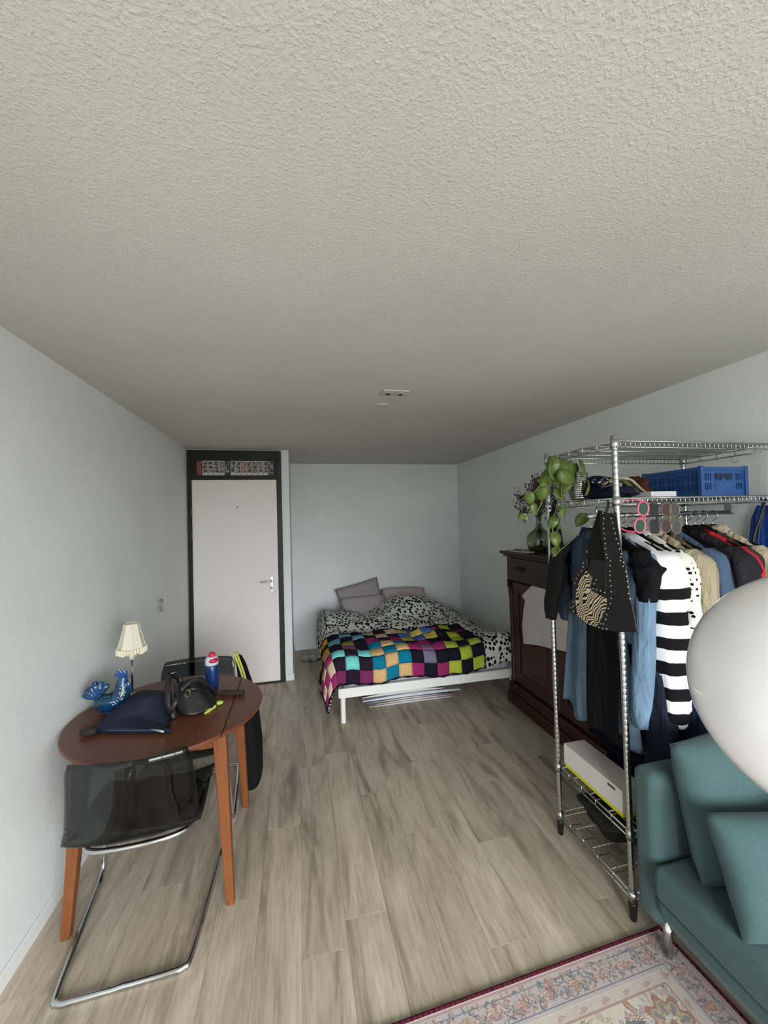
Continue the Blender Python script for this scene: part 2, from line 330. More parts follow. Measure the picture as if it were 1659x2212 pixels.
smoke = see_through('smoked_acrylic', (.36, .39, .39), .10, .05)
def make_chair(label):
    c = thing('cantilever_chair', label, 'chair', (0, 0, 0), 'smoked cantilever chairs at the table')
    prof = cat([(.555, 0, .405), (.53, 0, .428), (.38, 0, .445), (.21, 0, .430), (.125, 0, .437), (.078, 0, .475), (.060, 0, .56), (.045, 0, .68), (.022, 0, .80)], 4)
    m = len(prof)-1
    def fn(u, v):
        p = prof[min(m, round(v*m))]; s_ = u*2-1; k = v
        hw = .245 if k < .55 else .252-.030*(k-.55)/.45
        if k > .955: hw -= .004+.012*((k-.955)/.045)**2
        back = max(0, min(1, (k-.5)/.2)); x = hw*s_
        return (x, p.x+back*.048*s_*s_, p.z+(1-back)*.028*abs(s_)**3)
    sh = MB().grid(fn, 20, m).build('shell', smoke, c, smooth=True, solid=.006)
    L = [(.0, -.025, .012), (.15, -.025, .012), (.205, -.018, .012), (.226, .03, .012), (.262, .40, .012), (.270, .49, .016), (.272, .535, .05), (.270, .54, .11), (.252, .545, .33), (.240, .535, .385), (.232, .49, .412), (.222, .40, .420), (.20, .19, .411), (.155, .135, .411), (.07, .118, .411)]
    pts = L+[(-x, y, z) for x, y, z in L[::-1][:-1]]+[]
    pts = pts[:len(L)]+[(0, .115, .411)]+pts[len(L):]
    MB().tube(cat(pts, 5, closed=True), .0115, 10, closed=True).build('tube_frame', chrome, c, smooth=True)
    for x in (-.21, .21):
        for y in (.2, .42): MB().tube([(x, y, .41), (x, y, .436)], .009, 8).build('fixing', chrome, c)
    return c
def copy_tree(o, parent=None):
    c = o.copy(); COL.objects.link(c); c.parent = parent
    for ch in o.children: copy_tree(ch, c)
    return c
ch1 = make_chair('smoked see-through cantilever chair with its back to the camera, nearest of the two')
ch2 = copy_tree(ch1); ch2['label'] = 'smoked see-through cantilever chair behind the table, near the door'
ch1.location = (-.668, 1.682, 0); ch1.rotation_euler = (0, 0, R(2.5))
ch2.location = (-.668, 2.93, 0); ch2.rotation_euler = (0, 0, R(180))
# dark folded cloth on the near seat
def blob(name, mat, base, label, catg, c, hx_, hy_, hz_, amp=.02, seed=1, p=3.0, group=None, nu=28, nv=14):
    def fn(u, v):
        a = 2*pi*u; q = pi*v
        se = lambda w_, e_: math.copysign(abs(w_)**(2/e_), w_)
        x = se(cos(a), p)*se(sin(q), p); y = se(sin(a), p)*se(sin(q), p); z = -se(cos(q), 2.4)
        k = 1+amp/max(hx_, hy_)*mnoise.noise(Vector((x*1.6+seed, y*1.6, z*1.6)))*2
        zz = c[2]+hz_*z+(amp*.8*mnoise.noise(Vector((x*2+seed*3, y*2, 5))) if z > 0 else 0)
        return (c[0]+hx_*x*k, c[1]+hy_*y*k, zz)
    o = MB().grid(fn, nu, nv, cu=True).build(name, mat, None, smooth=True)
    if label: tag(o, label, catg, group)
    return o
blob('folded_cloth', blackfab, None, 'black folded cloth lying on the seat of the nearest chair', 'cloth', (-.655, 1.985, .478), .165, .13, .025, .025, 4)

# black bag hanging from the far chair, lime strap
hb = thing('hanging_bag', 'black bag hanging from the far chair by a lime green strap', 'bag', (-.33, 2.72, .04)); bagm = M('matte_black_canvas', (19, 19, 21), .9, spec=.15, bump=(200, .2, .002))
def ring(c, a, b_, z, n_=20, p=2.8, wob=0, seed=0):
    out = []
    for k in range(n_):
        t_ = 2*pi*k/n_; cx, sy = cos(t_), sin(t_)
        w_ = 1+wob*mnoise.noise(Vector((cx*1.5+seed, sy*1.5, z*6)))
        out.append((c[0]+a*math.copysign(abs(cx)**(2/p), cx)*w_, c[1]+b_*math.copysign(abs(sy)**(2/p), sy)*w_, z))
    return out
rg = [ring((-.322, 2.725), .045, .13, .045), ring((-.322, 2.725), .063, .165, .07, wob=.1), ring((-.325, 2.73), .062, .16, .25, wob=.15), ring((-.338, 2.76), .052, .135, .45, wob=.2), ring((-.37, 2.82), .04, .09, .62, wob=.2), ring((-.40, 2.87), .03, .05, .73), ring((-.418, 2.885), .02, .03, .785), ring((-.42, 2.885), .008, .01, .80)]
MB().loft(rg).build('bag_body', bagm, hb, smooth=True)
lime = M('lime_webbing', (196, 204, 92), .7)
for dx in (0, .016):
    P = cat([(-.452+dx, 2.915, .72), (-.448+dx, 2.915, .80), (-.446+dx, 2.895, .812), (-.436+dx, 2.862, .795), (-.394+dx, 2.80, .71), (-.362+dx, 2.755, .62)], 5)
    q = MB()
    for s0, s1 in zip(P[:-1], P[1:]):
        q.add([s0+Vector((-.006, 0, 0)), s0+Vector((.006, 0, 0)), s1+Vector((.006, 0, 0)), s1+Vector((-.006, 0, 0))], [(0, 1, 2, 3)])
    q.build('strap', lime, hb, solid=.002)

# ---- rooster
blue_c = M('teal_glaze', (10, 70, 96), .12, spec=.6, coat=.6); n, l, b = nodes(blue_c)
t = n.new('ShaderNodeTexCoord'); vo = n.new('ShaderNodeTexVoronoi'); vo.inputs['Scale'].default_value = 85
bp = n.new('ShaderNodeBump'); bp.inputs['Strength'].default_value = .9; bp.inputs['Distance'].default_value = .004
l.new(t.outputs['Object'], vo.inputs[0]); l.new(vo.outputs[0], bp.inputs['Height']); l.new(bp.outputs[0], b.inputs['Normal'])
nz = n.new('ShaderNodeTexNoise'); nz.inputs['Scale'].default_value = 14; rm = n.new('ShaderNodeValToRGB'); rm.color_ramp.elements[0].color = (*lin((6, 54, 66)), 1); rm.color_ramp.elements[1].color = (*lin((8, 66, 122)), 1)
rm.color_ramp.elements[0].position = .35; rm.color_ramp.elements[1].position = .65; l.new(t.outputs['Object'], nz.inputs[0]); l.new(nz.outputs[0], rm.inputs[0]); l.new(rm.outputs[0], b.inputs['Base Color'])
blue_s = M('blue_glaze_smooth', (10, 64, 128), .12, spec=.6, coat=.6)
ry = 2.265
ro = thing('rooster_figurine', 'glossy teal blue ceramic rooster figurine on the table', 'figurine', (-.955, ry, TZ))
def spine(pts, n_=18):  # pts (x,z,rx,ry): rings perpendicular to the path
    P = cat([(p[0], 0, p[1]) for p in pts], 5); Rr = cat([(p[2], p[3], 0) for p in pts], 5); rings = []
    for i, p in enumerate(P):
        a = P[max(0, i-1)]; b_ = P[min(len(P)-1, i+1)]; t_ = (b_-a).normalized(); nn = Vector((-t_.z, 0, t_.x))
        rings.append([(p.x+nn.x*Rr[i].x*cos(2*pi*k/n_), ry+Rr[i].y*sin(2*pi*k/n_), p.z+nn.z*Rr[i].x*cos(2*pi*k/n_)) for k in range(n_)])
    return rings
MB().loft(spine([(-1.010, .848, .006, .006), (-1.000, .832, .036, .034), (-.975, .818, .048, .046), (-.945, .815, .050, .050), (-.915, .824, .050, .048), (-.900, .850, .044, .041), (-.895, .880, .035, .032), (-.895, .908, .028, .025), (-.892, .930, .021, .019), (-.888, .946, .012, .011), (-.886, .952, .003, .003)])).build('body', blue_c, ro, smooth=True)
MB().lathe([(.030, 0), (.034, .004), (.030, .012), (.024, .024), (.026, .034)], 20, (-.948, ry, TZ)).build('foot_ring', blue_c, ro, smooth=True)
for k in range(6):   # tail feathers: curved tapering plumes fanning backwards
    a = R(62+k*19); L_ = .082-.006*abs(k-2)
    p0 = Vector((-.998, ry, .838)); d = Vector((cos(a), 0, sin(a)))
    pts = [p0, p0+d*L_*.5+Vector((-.008, 0, .004)), p0+d*L_+Vector((-.004, 0, -.004)), p0+d*(L_+.012)+Vector((.004, 0, -.016))]
    P = cat(pts, 4); MB().tube(P, [.010+.008*sin(pi*i/(len(P)-1)) for i in range(len(P))], 10).build('tail_feather', blue_c, ro, smooth=True)
cb = [(-.930, .942), (-.925, .968), (-.914, .958), (-.907, .978), (-.897, .962), (-.889, .978), (-.881, .960), (-.873, .967), (-.873, .948), (-.885, .938), (-.910, .934)]
MB().prism(cb, lambda a, b_, t_: (a, ry+t_, b_), -.005, .005).build('comb', blue_s, ro, bevel=.002)
MB().tube([(-.876, ry, .936), (-.864, ry, .934), (-.852, ry, .933)], [.0075, .005, .0008], 8).build('beak', blue_s, ro, smooth=True)
MB().ell((-.866, ry-.012, .893), (.013, .007, .022)).build('wattle', blue_s, ro, smooth=True)
for sy in (-1, 1):
    MB().ell((-.880, ry+sy*.016, .938), (.004, .004, .004), 10, 6).build('eye', blue_s, ro, smooth=True)
    MB().ell((-.950, ry+sy*.040, .825), (.038, .014, .024)).build('wing', blue_c, ro, smooth=True)

# ---- lamp
lx, ly = -.908, 2.42
lp = thing('table_lamp', 'small table lamp with fringed cream bell shade and thin metal stem', 'lamp', (lx, ly, TZ))
MB().lathe([(.048, 0), (.048, .006), (.040, .010), (.010, .016), (.008, .03)], 24, (lx, ly, TZ)).build('base', steel, lp, smooth=True)
MB().tube([(lx, ly, TZ+.01), (lx, ly, 1.005)], .0048, 10).build('stem', M('stem_metal', (122, 122, 122), .25, 1.0), lp, smooth=True)
cream = M('cream_silk', (216, 211, 196), .8, var=(60, .05)); cream2 = M('cream_fringe', (222, 215, 194), .9, bump=(200, .6, .004))
MB().lathe([(.012, 0), (.013, .02), (.010, .03), (.010, .05)], 14, (lx, ly, .975)).build('lamp_holder', cream2, lp, smooth=True)
def shade(u, v):
    a = 2*pi*u; r = .034+.033*(1-v)**1.6+.004*sin(pi*v); fac = cos(pi/8)/cos(((a+pi/8) % (pi/4))-pi/8)
    return (lx+r*fac*cos(a), ly+r*fac*sin(a), 1.032+.138*v)
MB().grid(shade, 48, 10, cu=True).build('shade', cream, lp, solid=.0025)
for k in range(8):
    a = 2*pi*(k+.5)/8
    MB().tube([(lx+(.034+.033*(1-v)**1.6+.004*sin(pi*v))*1.02*cos(a), ly+(.034+.033*(1-v)**1.6+.004*sin(pi*v))*1.02*sin(a), 1.032+.138*v) for v in [i/6 for i in range(7)]], .0022, 6).build('shade_rib', cream2, lp, smooth=True)
MB().tube([(lx+.036*cos(2*pi*k/24), ly+.036*sin(2*pi*k/24), 1.170) for k in range(24)], .0035, 6, closed=True).build('top_trim', cream2, lp, smooth=True)
def fringe(u, v):
    a = 2*pi*u; r = .0695+.004*sin(a*32); dz = .017+.008*abs(sin(a*4)) + .003*sin(a*40)
    return (lx+r*cos(a), ly+r*sin(a), 1.042-v*(dz+.008))
MB().grid(fringe, 128, 4, cu=True).build('fringe', cream2, lp, solid=.002)

# ---- navy sleeve
nav = M('navy_neoprene', (27, 34, 52), .75, spec=.25, var=(40, .12))
cs = [(-.885, 2.035), (-.60, 1.962), (-.605, 1.99), (-.645, 2.215), (-.68, 2.255), (-.80, 2.298), (-.845, 2.27), (-.915, 2.10), (-.912, 2.055)]
sl = thing('laptop_sleeve', 'dark navy zipped laptop sleeve lying beside the rooster', 'laptop sleeve', (-.75, 2.12, TZ))
cxs, cys = -.752, 2.125
q = MB(); rings = []
for f_, zz in ((.93, 0), (.99, .006), (1.0, .5), (.985, .9), (.95, 1.0), (.5, 1.12), (.05, 1.15)):
    rings.append([(cxs+(x-cxs)*f_, cys+(y-cys)*f_, TZ+.001+zz*(.018+.062*max(0, min(1, (y-1.98)/.27)))) for x, y in [tuple(p)[:2] for p in cat([(a, b_, 0) for a, b_ in cs], 3, closed=True)]])
q.loft(rings).build('sleeve_body', nav, sl, smooth=True)
zc = M('zip_silver', (190, 198, 206), .3, .6)
MB().tube(cat([(-.875, 2.030, .783), (-.76, 1.998, .782), (-.67, 1.972, .784), (-.61, 1.957, .783)], 5), .0032, 6).build('zip', M('zip_navy', (60, 70, 92), .4), sl, smooth=True)
MB().tube([(-.665, 1.969, .789), (-.632, 1.955, .786), (-.605, 1.945, .782)], [.002, .0045, .005], 8).build('zip_pull', zc, sl, smooth=True)

# ---- black leather bag
lea = M('black_leather', (24, 24, 25), .42, spec=.45, bump=(120, .25, .002)); lea2 = M('black_suede', (17, 17, 18), .9, spec=.1)
bg_ = thing('handbag', 'slouchy black leather handbag with a buckled strap on the table', 'handbag', (-.54, 2.17, TZ))
rg = []
for i in range(13):
    t_ = i/12; z = TZ+.002+.135*t_; hw = .100*(1-t_*.35)*(1 if t_ > .03 else .93); hd = .085*(1-t_)**.75+.007
    cx, cy = -.520-.045*t_, 2.185+.01*t_
    rr = []
    for k in range(28):
        a = 2*pi*k/28; fold = 1+.16*t_*sin(5*a+1)*sin(3*a)+.05*mnoise.noise(Vector((cos(a)*2, sin(a)*2, t_*3)))
        x = hw*math.copysign(abs(cos(a))**.8, cos(a))*fold; y = hd*math.copysign(abs(sin(a))**.8, sin(a))*fold
        ca, sa = cos(R(28)), sin(R(28)); rr.append((cx+x*ca-y*sa, cy+x*sa+y*ca, z+.012*sin(3*a)*t_))
    rg.append(rr)
MB().loft(rg).build('bag_body', lea, bg_, smooth=True, sub=1)
def strap(P, w_, name, mat, par, th=.003, nrm=Vector((0, 1, 0))):
    q = MB(); P = cat(P, 6); L_ = len(P); vs = []; fs = []
    for i, p in enumerate(P):
        t_ = (P[min(L_-1, i+1)]-P[max(0, i-1)]).normalized(); s_ = t_.cross(nrm).normalized()*w_/2; vs += [p-s_, p+s_]
        if i: fs.append((2*i-2, 2*i-1, 2*i+1, 2*i))
    return q.add(vs, fs).build(name, mat, par, smooth=True, solid=th)
strap([(-.60, 2.06, .775), (-.625, 2.07, .85), (-.637, 2.12, .93), (-.640, 2.17, .957), (-.615, 2.20, .925), (-.60, 2.20, .885)], .03, 'strap', lea, bg_)
strap([(-.625, 2.055, .80), (-.60, 2.02, .835), (-.575, 2.03, .88), (-.57, 2.08, .895)], .024, 'side_strap', lea, bg_)
strap([(-.59, 2.14, .885), (-.55, 2.17, .905), (-.505, 2.20, .885), (-.465, 2.23, .835), (-.445, 2.25, .79)], .04, 'shoulder_strap', lea, bg_, nrm=Vector((.4, 1, 0)))
strap([(-.56, 2.12, .885), (-.52, 2.12, .885), (-.48, 2.16, .855), (-.455, 2.19, .80)], .022, 'handle', lea, bg_, nrm=Vector((.4, 1, 0)))
MB().tube([(-.655, 2.165, .955), (-.625, 2.175, .963), (-.612, 2.185, .955)], .002, 6).build('buckle', chrome, bg_, smooth=True)
MB().tube([(-.548+.012*cos(2*pi*k/16), 2.115, .872+.016*sin(2*pi*k/16)) for k in range(16)], .0016, 6, closed=True).build('ring', M('brass', (190, 170, 120), .3, 1), bg_, smooth=True)
def sheen_panel(u, v): return (-.618+.05*u+.02*sin(v*5), 2.062-.012*sin(pi*u)-.02*v, .775+.09*v)
# ---- drinking bottle
bx, by = -.497, 2.415; bb = thing('drinking_bottle', 'navy blue drinking bottle with red and white cap', 'bottle', (bx, by, TZ))
MB().lathe([(.030, 0), (.033, .004), (.0355, .06), (.0365, .11), (.034, .135), (.031, .142)], 28, (bx, by, TZ)).build('bottle_body', M('bottle_navy', (24, 52, 104), .3, spec=.5), bb, smooth=True)
MB().lathe([(.0335, .140), (.0365, .143), (.0355, .170), (.030, .182), (.02, .187)], 28, (bx, by, TZ)).build('white_collar', M('cap_white', (196, 208, 218), .35), bb, smooth=True)
redm = M('cap_red', (186, 36, 70), .35)
MB().ell((bx+.006, by-.008, TZ+.166), (.031, .031, .019), 20, 12).build('cap', redm, bb, smooth=True)
MB().lathe([(.016, .178), (.0165, .184), (.0175, .190), (.018, .197), (.016, .206), (.009, .211), (0, .212)], 20, (bx+.002, by-.002, TZ)).build('spout', redm, bb, smooth=True)
# ---- glasses case, keychain, small dark object
tag(MB().box(0, .135, 0, .03, 0, .022).build('glasses_case', M('dark_brown_leather', (46, 34, 30), .6, bump=(90, .6, .004)), None, bevel=.006, seg=3), 'dark brown narrow case lying on the table right of the handbag', 'case').matrix_world = Matrix.Translation((-.443, 2.305, TZ+.001)) @ Matrix.Rotation(R(-14), 4, 'Z')
kc = thing('keychain', 'lime green keychain charm lying in front of the handbag', 'keychain', (-.445, 2.20, TZ)); km = M('lime_rubber', (176, 190, 92), .6)
MB().ell((-.420, 2.195, TZ+.011), (.022, .015, .010)).build('charm_head', km, kc, smooth=True)
MB().ell((-.440, 2.160, TZ+.009), (.014, .019, .009)).build('charm_body', km, kc, smooth=True)
MB().tube(cat([(-.445, 2.150, TZ+.007), (-.458, 2.125, TZ+.006), (-.470, 2.10, TZ+.006)], 4), [.010, .010, .009, .009, .009, .008, .007, .005, .004], 8).build('charm_tail', km, kc, smooth=True)
MB().tube([(-.410, 2.214, TZ+.006), (-.405, 2.222, TZ+.006)], .004, 8).build('bead', M('coral_bead', (214, 84, 80), .4), kc, smooth=True)
q = MB()
rr = random.Random(5)
o = blob('stone', M('dark_stone', (50, 46, 42), .9, var=(60, .4), bump=(60, 1, .01)), None, 'small rough dark brown stone on the left part of the table', 'stone', (-.945, 2.045, TZ+.0165), .030, .024, .016, .012, 7, 2.6, nu=14, nv=8)
# ================================================================== BED
bd = thing('bed', 'white metal double bed frame with pale mattress against the back wall', 'bed', (1.13, 4.35, 0))
q = MB(); q.box(.318, 1.955, 3.338, 3.372, .205, .284); q.build('foot_rail', white_metal, bd, bevel=.004)
MB().box(.305, .335, 3.345, 5.36, .205, .284).build('side_rail', white_metal, bd, bevel=.004)
MB().box(1.935, 1.965, 3.375, 5.36, .205, .284).build('side_rail', white_metal, bd, bevel=.004)
MB().box(.318, 1.955, 5.335, 5.365, .205, .40).build('head_rail', white_metal, bd, bevel=.004)
for x, y in ((.343, 3.353), (1.93, 3.353), (.322, 5.34), (1.95, 5.34)): MB().tube([(x, y, 0), (x, y, .21)], .0215, 14).build('leg', white_metal, bd, smooth=False)
for k in range(12): MB().box(.335, 1.935, 3.45+k*.16, 3.52+k*.16, .245, .262).build('slat', M('slat_wood', (190, 170, 140), .6) if k == 0 else bpy.data.materials['slat_wood'], bd)
MB().box(.345, 1.925, 3.385, 5.33, .264, .455).build('mattress', M('mattress_grey', (176, 174, 184), .9, bump=(60, .2, .003)), bd, bevel=.03, seg=4)
def gs(x, y, cx, cy, sx, sy): return math.exp(-((x-cx)/sx)**2-((y-cy)/sy)**2)
def ztop(x, y):
    z = .535+.10*gs(x, y, .42, 4.60, .28, .42)+.215*gs(x, y, 1.32, 4.72, .40, .42)+.05*gs(x, y, .95, 4.3, .3, .3)-.05*gs(x, y, .85, 4.85, .15, .3)
    z += .030*mnoise.noise(Vector((x*3.1, y*3.1, 1)))+.016*mnoise.noise(Vector((x*8, y*6, 2)))+.008*mnoise.noise(Vector((x*19, y*12, 4)))
    return z-.05*max(0, (x-1.7)/.25)*min(1, max(0, (y-3.6)/.3))+.055*gs(x, y, 1.88, 3.46, .16, .14)
def edge(s_, r):
    if s_ >= r: return s_, 0.0
    th = (r-s_)/r
    if th <= pi/2: return r-r*sin(th), -(r-r*cos(th))
    return 0.0, -r-(th-pi/2)*r
DX0, DY0, DR = .232, 3.335, .09
def drape(a, b_, off=0.0, flare=.22, zoff=0.0):
    r = DR+off
    if a >= r and b_ >= r: x, y, dz = a, b_, 0
    elif b_ >= r: x, dz = edge(a, r); y = b_; x -= flare*.35*max(0, -dz-r)
    elif a >= r: y, dz = edge(b_, r); x = a; y -= flare*.2*max(0, -dz-r)
    else:
        da, db = r-a, r-b_; rho = math.hypot(da, db); th = atan2(db, da); ex, dz = edge(r-rho, r)
        d_ = (r-ex)+flare*.6*max(0, -dz-r); x, y = r-d_*cos(th), r-d_*sin(th)
    wx = DX0-off+x; wy = DY0-off+y
    z = ztop(max(wx, DX0+.05), max(wy, DY0+.05))+off+zoff+dz
    if dz < -.05: wx += .012*sin(wy*23)*min(1, -dz*4) if a < r else 0; wy += .012*sin(wx*25)*min(1, -dz*4) if b_ < r else 0
    return Vector((wx, wy, max(z, .04+off)))
dm = M('dalmatian_print', (208, 210, 206), .9, spec=.1); n, l, b = nodes(dm)
uvn = n.new('ShaderNodeUVMap'); mp = n.new('ShaderNodeMapping'); mp.inputs['Scale'].default_value = (1.25, 1.0, 1); mp.inputs['Rotation'].default_value = (0, 0, .5)
nz = n.new('ShaderNodeTexNoise'); nz.inputs['Scale'].default_value = 30; va = n.new('ShaderNodeMixRGB'); va.blend_type = 'ADD'; va.inputs[0].default_value = .010
vo = n.new('ShaderNodeTexVoronoi'); vo.inputs['Scale'].default_value = 23; vo.inputs['Randomness'].default_value = .75
th = n.new('ShaderNodeMath'); th.operation = 'LESS_THAN'; ad = n.new('ShaderNodeMath'); ad.operation = 'MULTIPLY_ADD'; ad.inputs[1].default_value = .14; ad.inputs[2].default_value = .37
mx = n.new('ShaderNodeMixRGB'); mx.inputs[1].default_value = (*lin((206, 208, 204)), 1); mx.inputs[2].default_value = (*lin((17, 17, 18)), 1)
l.new(uvn.outputs[0], mp.inputs[0]); l.new(mp.outputs[0], nz.inputs[0]); l.new(mp.outputs[0], va.inputs[1]); l.new(nz.outputs['Color'], va.inputs[2]); l.new(va.outputs[0], vo.inputs[0])
sx = n.new('ShaderNodeSeparateColor'); l.new(vo.outputs['Color'], sx.inputs[0]); l.new(sx.outputs[0], ad.inputs[0]); l.new(vo.outputs['Distance'], th.inputs[0]); l.new(ad.outputs[0], th.inputs[1])
l.new(th.outputs[0], mx.inputs[0]); l.new(mx.outputs[0], b.inputs['Base Color'])
A0, A1, B0, B1 = -.34, 1.73, -.17, 1.72
dv = MB().grid(lambda u, v: drape(A0+(A1-A0)*u, B0+(B1-B0)*v), 120, 105, uvf=lambda u, v: (A0+(A1-A0)*u, B0+(B1-B0)*v)).build('duvet', dm, None, smooth=True, uv=True, solid=.02)
tag(dv, 'white duvet with black dalmatian spots heaped on the bed', 'duvet')
# crochet blanket of knitted squares
def knit(name, rgb):
    m = M(name, rgb, .95, spec=.05, var=(60, .10)); n, l, b = nodes(m); t = n.new('ShaderNodeTexCoord')
    w_ = n.new('ShaderNodeTexWave'); w_.inputs['Scale'].default_value = 55; w_.inputs['Distortion'].default_value = 1.5; bp = n.new('ShaderNodeBump'); bp.inputs['Strength'].default_value = .35; bp.inputs['Distance'].default_value = .004
    l.new(t.outputs['Object'], w_.inputs[0]); l.new(w_.outputs[0], bp.inputs['Height']); l.new(bp.outputs[0], b.inputs['Normal']); return m
K = {k: knit('knit_'+k, c) for k, c in dict(navy=(30, 30, 42), plum=(44, 30, 46), magenta=(150, 46, 100), cream=(202, 182, 158), aqua=(116, 208, 204), teal=(22, 118, 148), tan=(208, 172, 122), lime=(166, 182, 62), grey=(122, 118, 142), ochre=(206, 146, 40), olive=(134, 128, 62), sky=(96, 152, 168), berry=(116, 48, 88), blue=(72, 98, 160), yellow=(196, 176, 84), violet=(128, 92, 120)).items()}
bl = thing('crochet_blanket', 'colourful patchwork blanket of knitted squares with navy edging over the foot of the bed', 'blanket', (.95, 3.6, .3))
CS = .1155; U0, V0, NC, NR = -.30, -.185, 15, 7
PAT = [ # bottom groups rows 0-3 then top groups rows 4-6: (a, b)
 [('magenta', 'cream'), ('plum', 'aqua'), ('tan', 'teal'), ('navy', 'magenta'), ('lime', 'navy')],
 [('ochre', 'navy'), ('sky', 'navy'), ('cream', 'plum'), ('blue', 'yellow'), ('navy', 'magenta')]]
def bz(a, b_): return .055*gs(a, b_, .98, .48, .10, .07)+.035*gs(a, b_, 1.12, .40, .05, .16)+.010*mnoise.noise(Vector((a*9, b_*9, 7)))+.012*sin(b_*22+a*5)*(1 if b_ > .1 else 0)*.5
def bpt(a, b_, zo=0): 
    p = drape(a, b_, .024, zoff=0)
    e_ = .004; q1 = drape(a+e_, b_, .024); q2 = drape(a, b_+e_, .024); nn = (q1-p).cross(q2-p); nn = nn.normalized() if nn.length > 1e-9 else Vector((0, 0, 1))
    return p+nn*(zo+max(0, bz(a, b_)))
for j in range(NR):
    for i in range(NC):
        g = i//3; pa = PAT[0 if j < 4 else 1][g]; key = pa[(i+j) % 2]
        if j < 4 and g == 1 and (j == 0 or j == 3) and key == 'aqua': key = 'berry' if j == 0 else 'violet'
        if j < 4 and g == 3 and i == 10: key = ['magenta', 'grey', 'violet', 'magenta'][j] if key != 'navy' or j == 2 else 'navy'
        if j >= 4 and g == 0 and i < 2 and key == 'ochre': key = 'olive'
        if j == 4 and key in ('sky',): key = 'olive'
        if j == 4 and g == 2 and key == 'cream': key = 'magenta'
        if j == 6 and g == 4 and i > 12 and key == 'magenta': key = 'lime'
        if j == 4 and g == 4 and i > 12 and key == 'magenta': key = 'lime'
        a0, b0 = U0+i*CS, V0+j*CS
        def fn(u, v): return bpt(a0+CS*u, b0+CS*v, .004*(16*u*(1-u)*v*(1-v))**.35)
        MB().grid(fn, 5, 5).build('knitted_square', K[key], bl, smooth=True, solid=.004)
per = []
NS = 64
def rect(k_):
    W_, H_ = NC*CS, NR*CS
    if k_ < 1: return U0+W_*k_, V0
    if k_ < 2: return U0+W_, V0+H_*(k_-1)
    if k_ < 3: return U0+W_*(3-k_), V0+H_
    return U0, V0+H_*(4-k_)
for k in range(4*NS): 
    a, b_ = rect(k/NS); per.append(bpt(a, b_, .003))
MB().tube(per, [.007+.0035*sin(k*pi/2.0) for k in range(4*NS)], 6, closed=True).build('scalloped_edging', K['navy'], bl, smooth=True)
# pillows
def pil(name, mat, label, loc, rot, w_, h_, t_, seed):
    q = MB(); q.T = Matrix.Translation(loc) @ Matrix.Rotation(rot[2], 4, 'Z') @ Matrix.Rotation(rot[0], 4, 'X') @ Matrix.Rotation(rot[1], 4, 'Y')
    return tag(q.pillow(w_, h_, t_, seed=seed).build(name, mat, None, smooth=True, weld=True), label, 'pillow')
gp = M('pillow_grey', (150, 144, 146), .95, spec=.1, var=(5, .06), bump=(40, .2, .003)); gp2 = M('pillow_lilac', (172, 164, 168), .95, spec=.1, bump=(40, .2, .003)); gp3 = M('pillow_pink', (184, 172, 172), .95, spec=.1)
pil('bed_pillow', gp, 'grey bed pillow propped up at a slant against the back wall', (.80, 5.255, .70), (R(-14), R(-13), 0), .60, .33, .13, 1)
pil('bed_pillow', gp2, 'grey lilac bed pillow lying in front of the propped-up one', (.83, 5.04, .585), (R(-58), R(-3), 0), .62, .36, .15, 4)
pil('bed_pillow', gp3, 'pale pink bed pillow at the right, half behind the duvet', (1.40, 5.12, .63), (R(-55), R(2), 0), .62, .40, .16, 9)
# magazines pushed under the bed
mw = M('magazine_white', (214, 214, 216), .5); mg = [M('magazine_grey', (170, 170, 174), .5), M('magazine_black', (26, 26, 28), .4), M('magazine_blue', (92, 98, 130), .5), M('magazine_warm', (150, 120, 104), .5)]
ML = ['white magazine at the bottom of the pile under the bed', 'magazine with brownish print low in the pile under the bed', 'magazine with blue print, third from the bottom of the pile under the bed', 'wide white magazine in the middle of the pile under the bed', 'black-covered magazine near the top of the pile under the bed', 'grey magazine on top of the pile under the bed']
zz = .001
for k, (x0, x1, yf, cov, h_) in enumerate([(.60, 1.40, 3.545, 0, .014), (.66, 1.42, 3.555, 3, .016), (.585, 1.36, 3.56, 2, .014), (.545, 1.50, 3.565, 0, .030), (.545, 1.34, 3.575, 1, .034), (.50, 1.58, 3.60, 0, .022)]):
    m_ = thing('magazine', ML[k], 'magazine', ((x0+x1)/2, yf+.2, zz), 'magazines under the bed')
    def lens(t0, t1, n_=14): return [(x0+(x1-x0)*i/n_, zz+t0*h_+(h_*.5*0)) for i in range(n_+1)]
    cv = [(x0+(x1-x0)*i/14, zz+h_*.30+h_*.68*sin(pi*i/14)) for i in range(15)]
    MB().prism([(x0, zz), (x1, zz)]+[(p[0], p[1]-.005) for p in cv[::-1]], lambda a, b_, t_: (a, t_, b_), yf, yf+.42).build('pages', mw, m_)
    MB().prism([(p[0], p[1]-.0048) for p in cv]+[(p[0], p[1]) for p in cv[::-1]], lambda a, b_, t_: (a, t_, b_), yf+.004, yf+.42).build('cover', mg[cov], m_)
    zz += h_+.0008
o = MB().grid(lambda u, v: (.115+(.02+.10*v)*cos(2*pi*u)*(1+.12*sin(3*2*pi*u)), 4.985+(.02+.075*v)*sin(2*pi*u)*(1+.1*cos(5*2*pi*u)), .004+.018*v*v+.006*v*sin(7*2*pi*u)), 48, 8, cu=True).build('plastic_bag', M('pale_plastic', (172, 172, 168), .3), None, smooth=True, solid=.003)
tag(o, 'flattened pale plastic bag on the floor by the back wall', 'plastic bag')

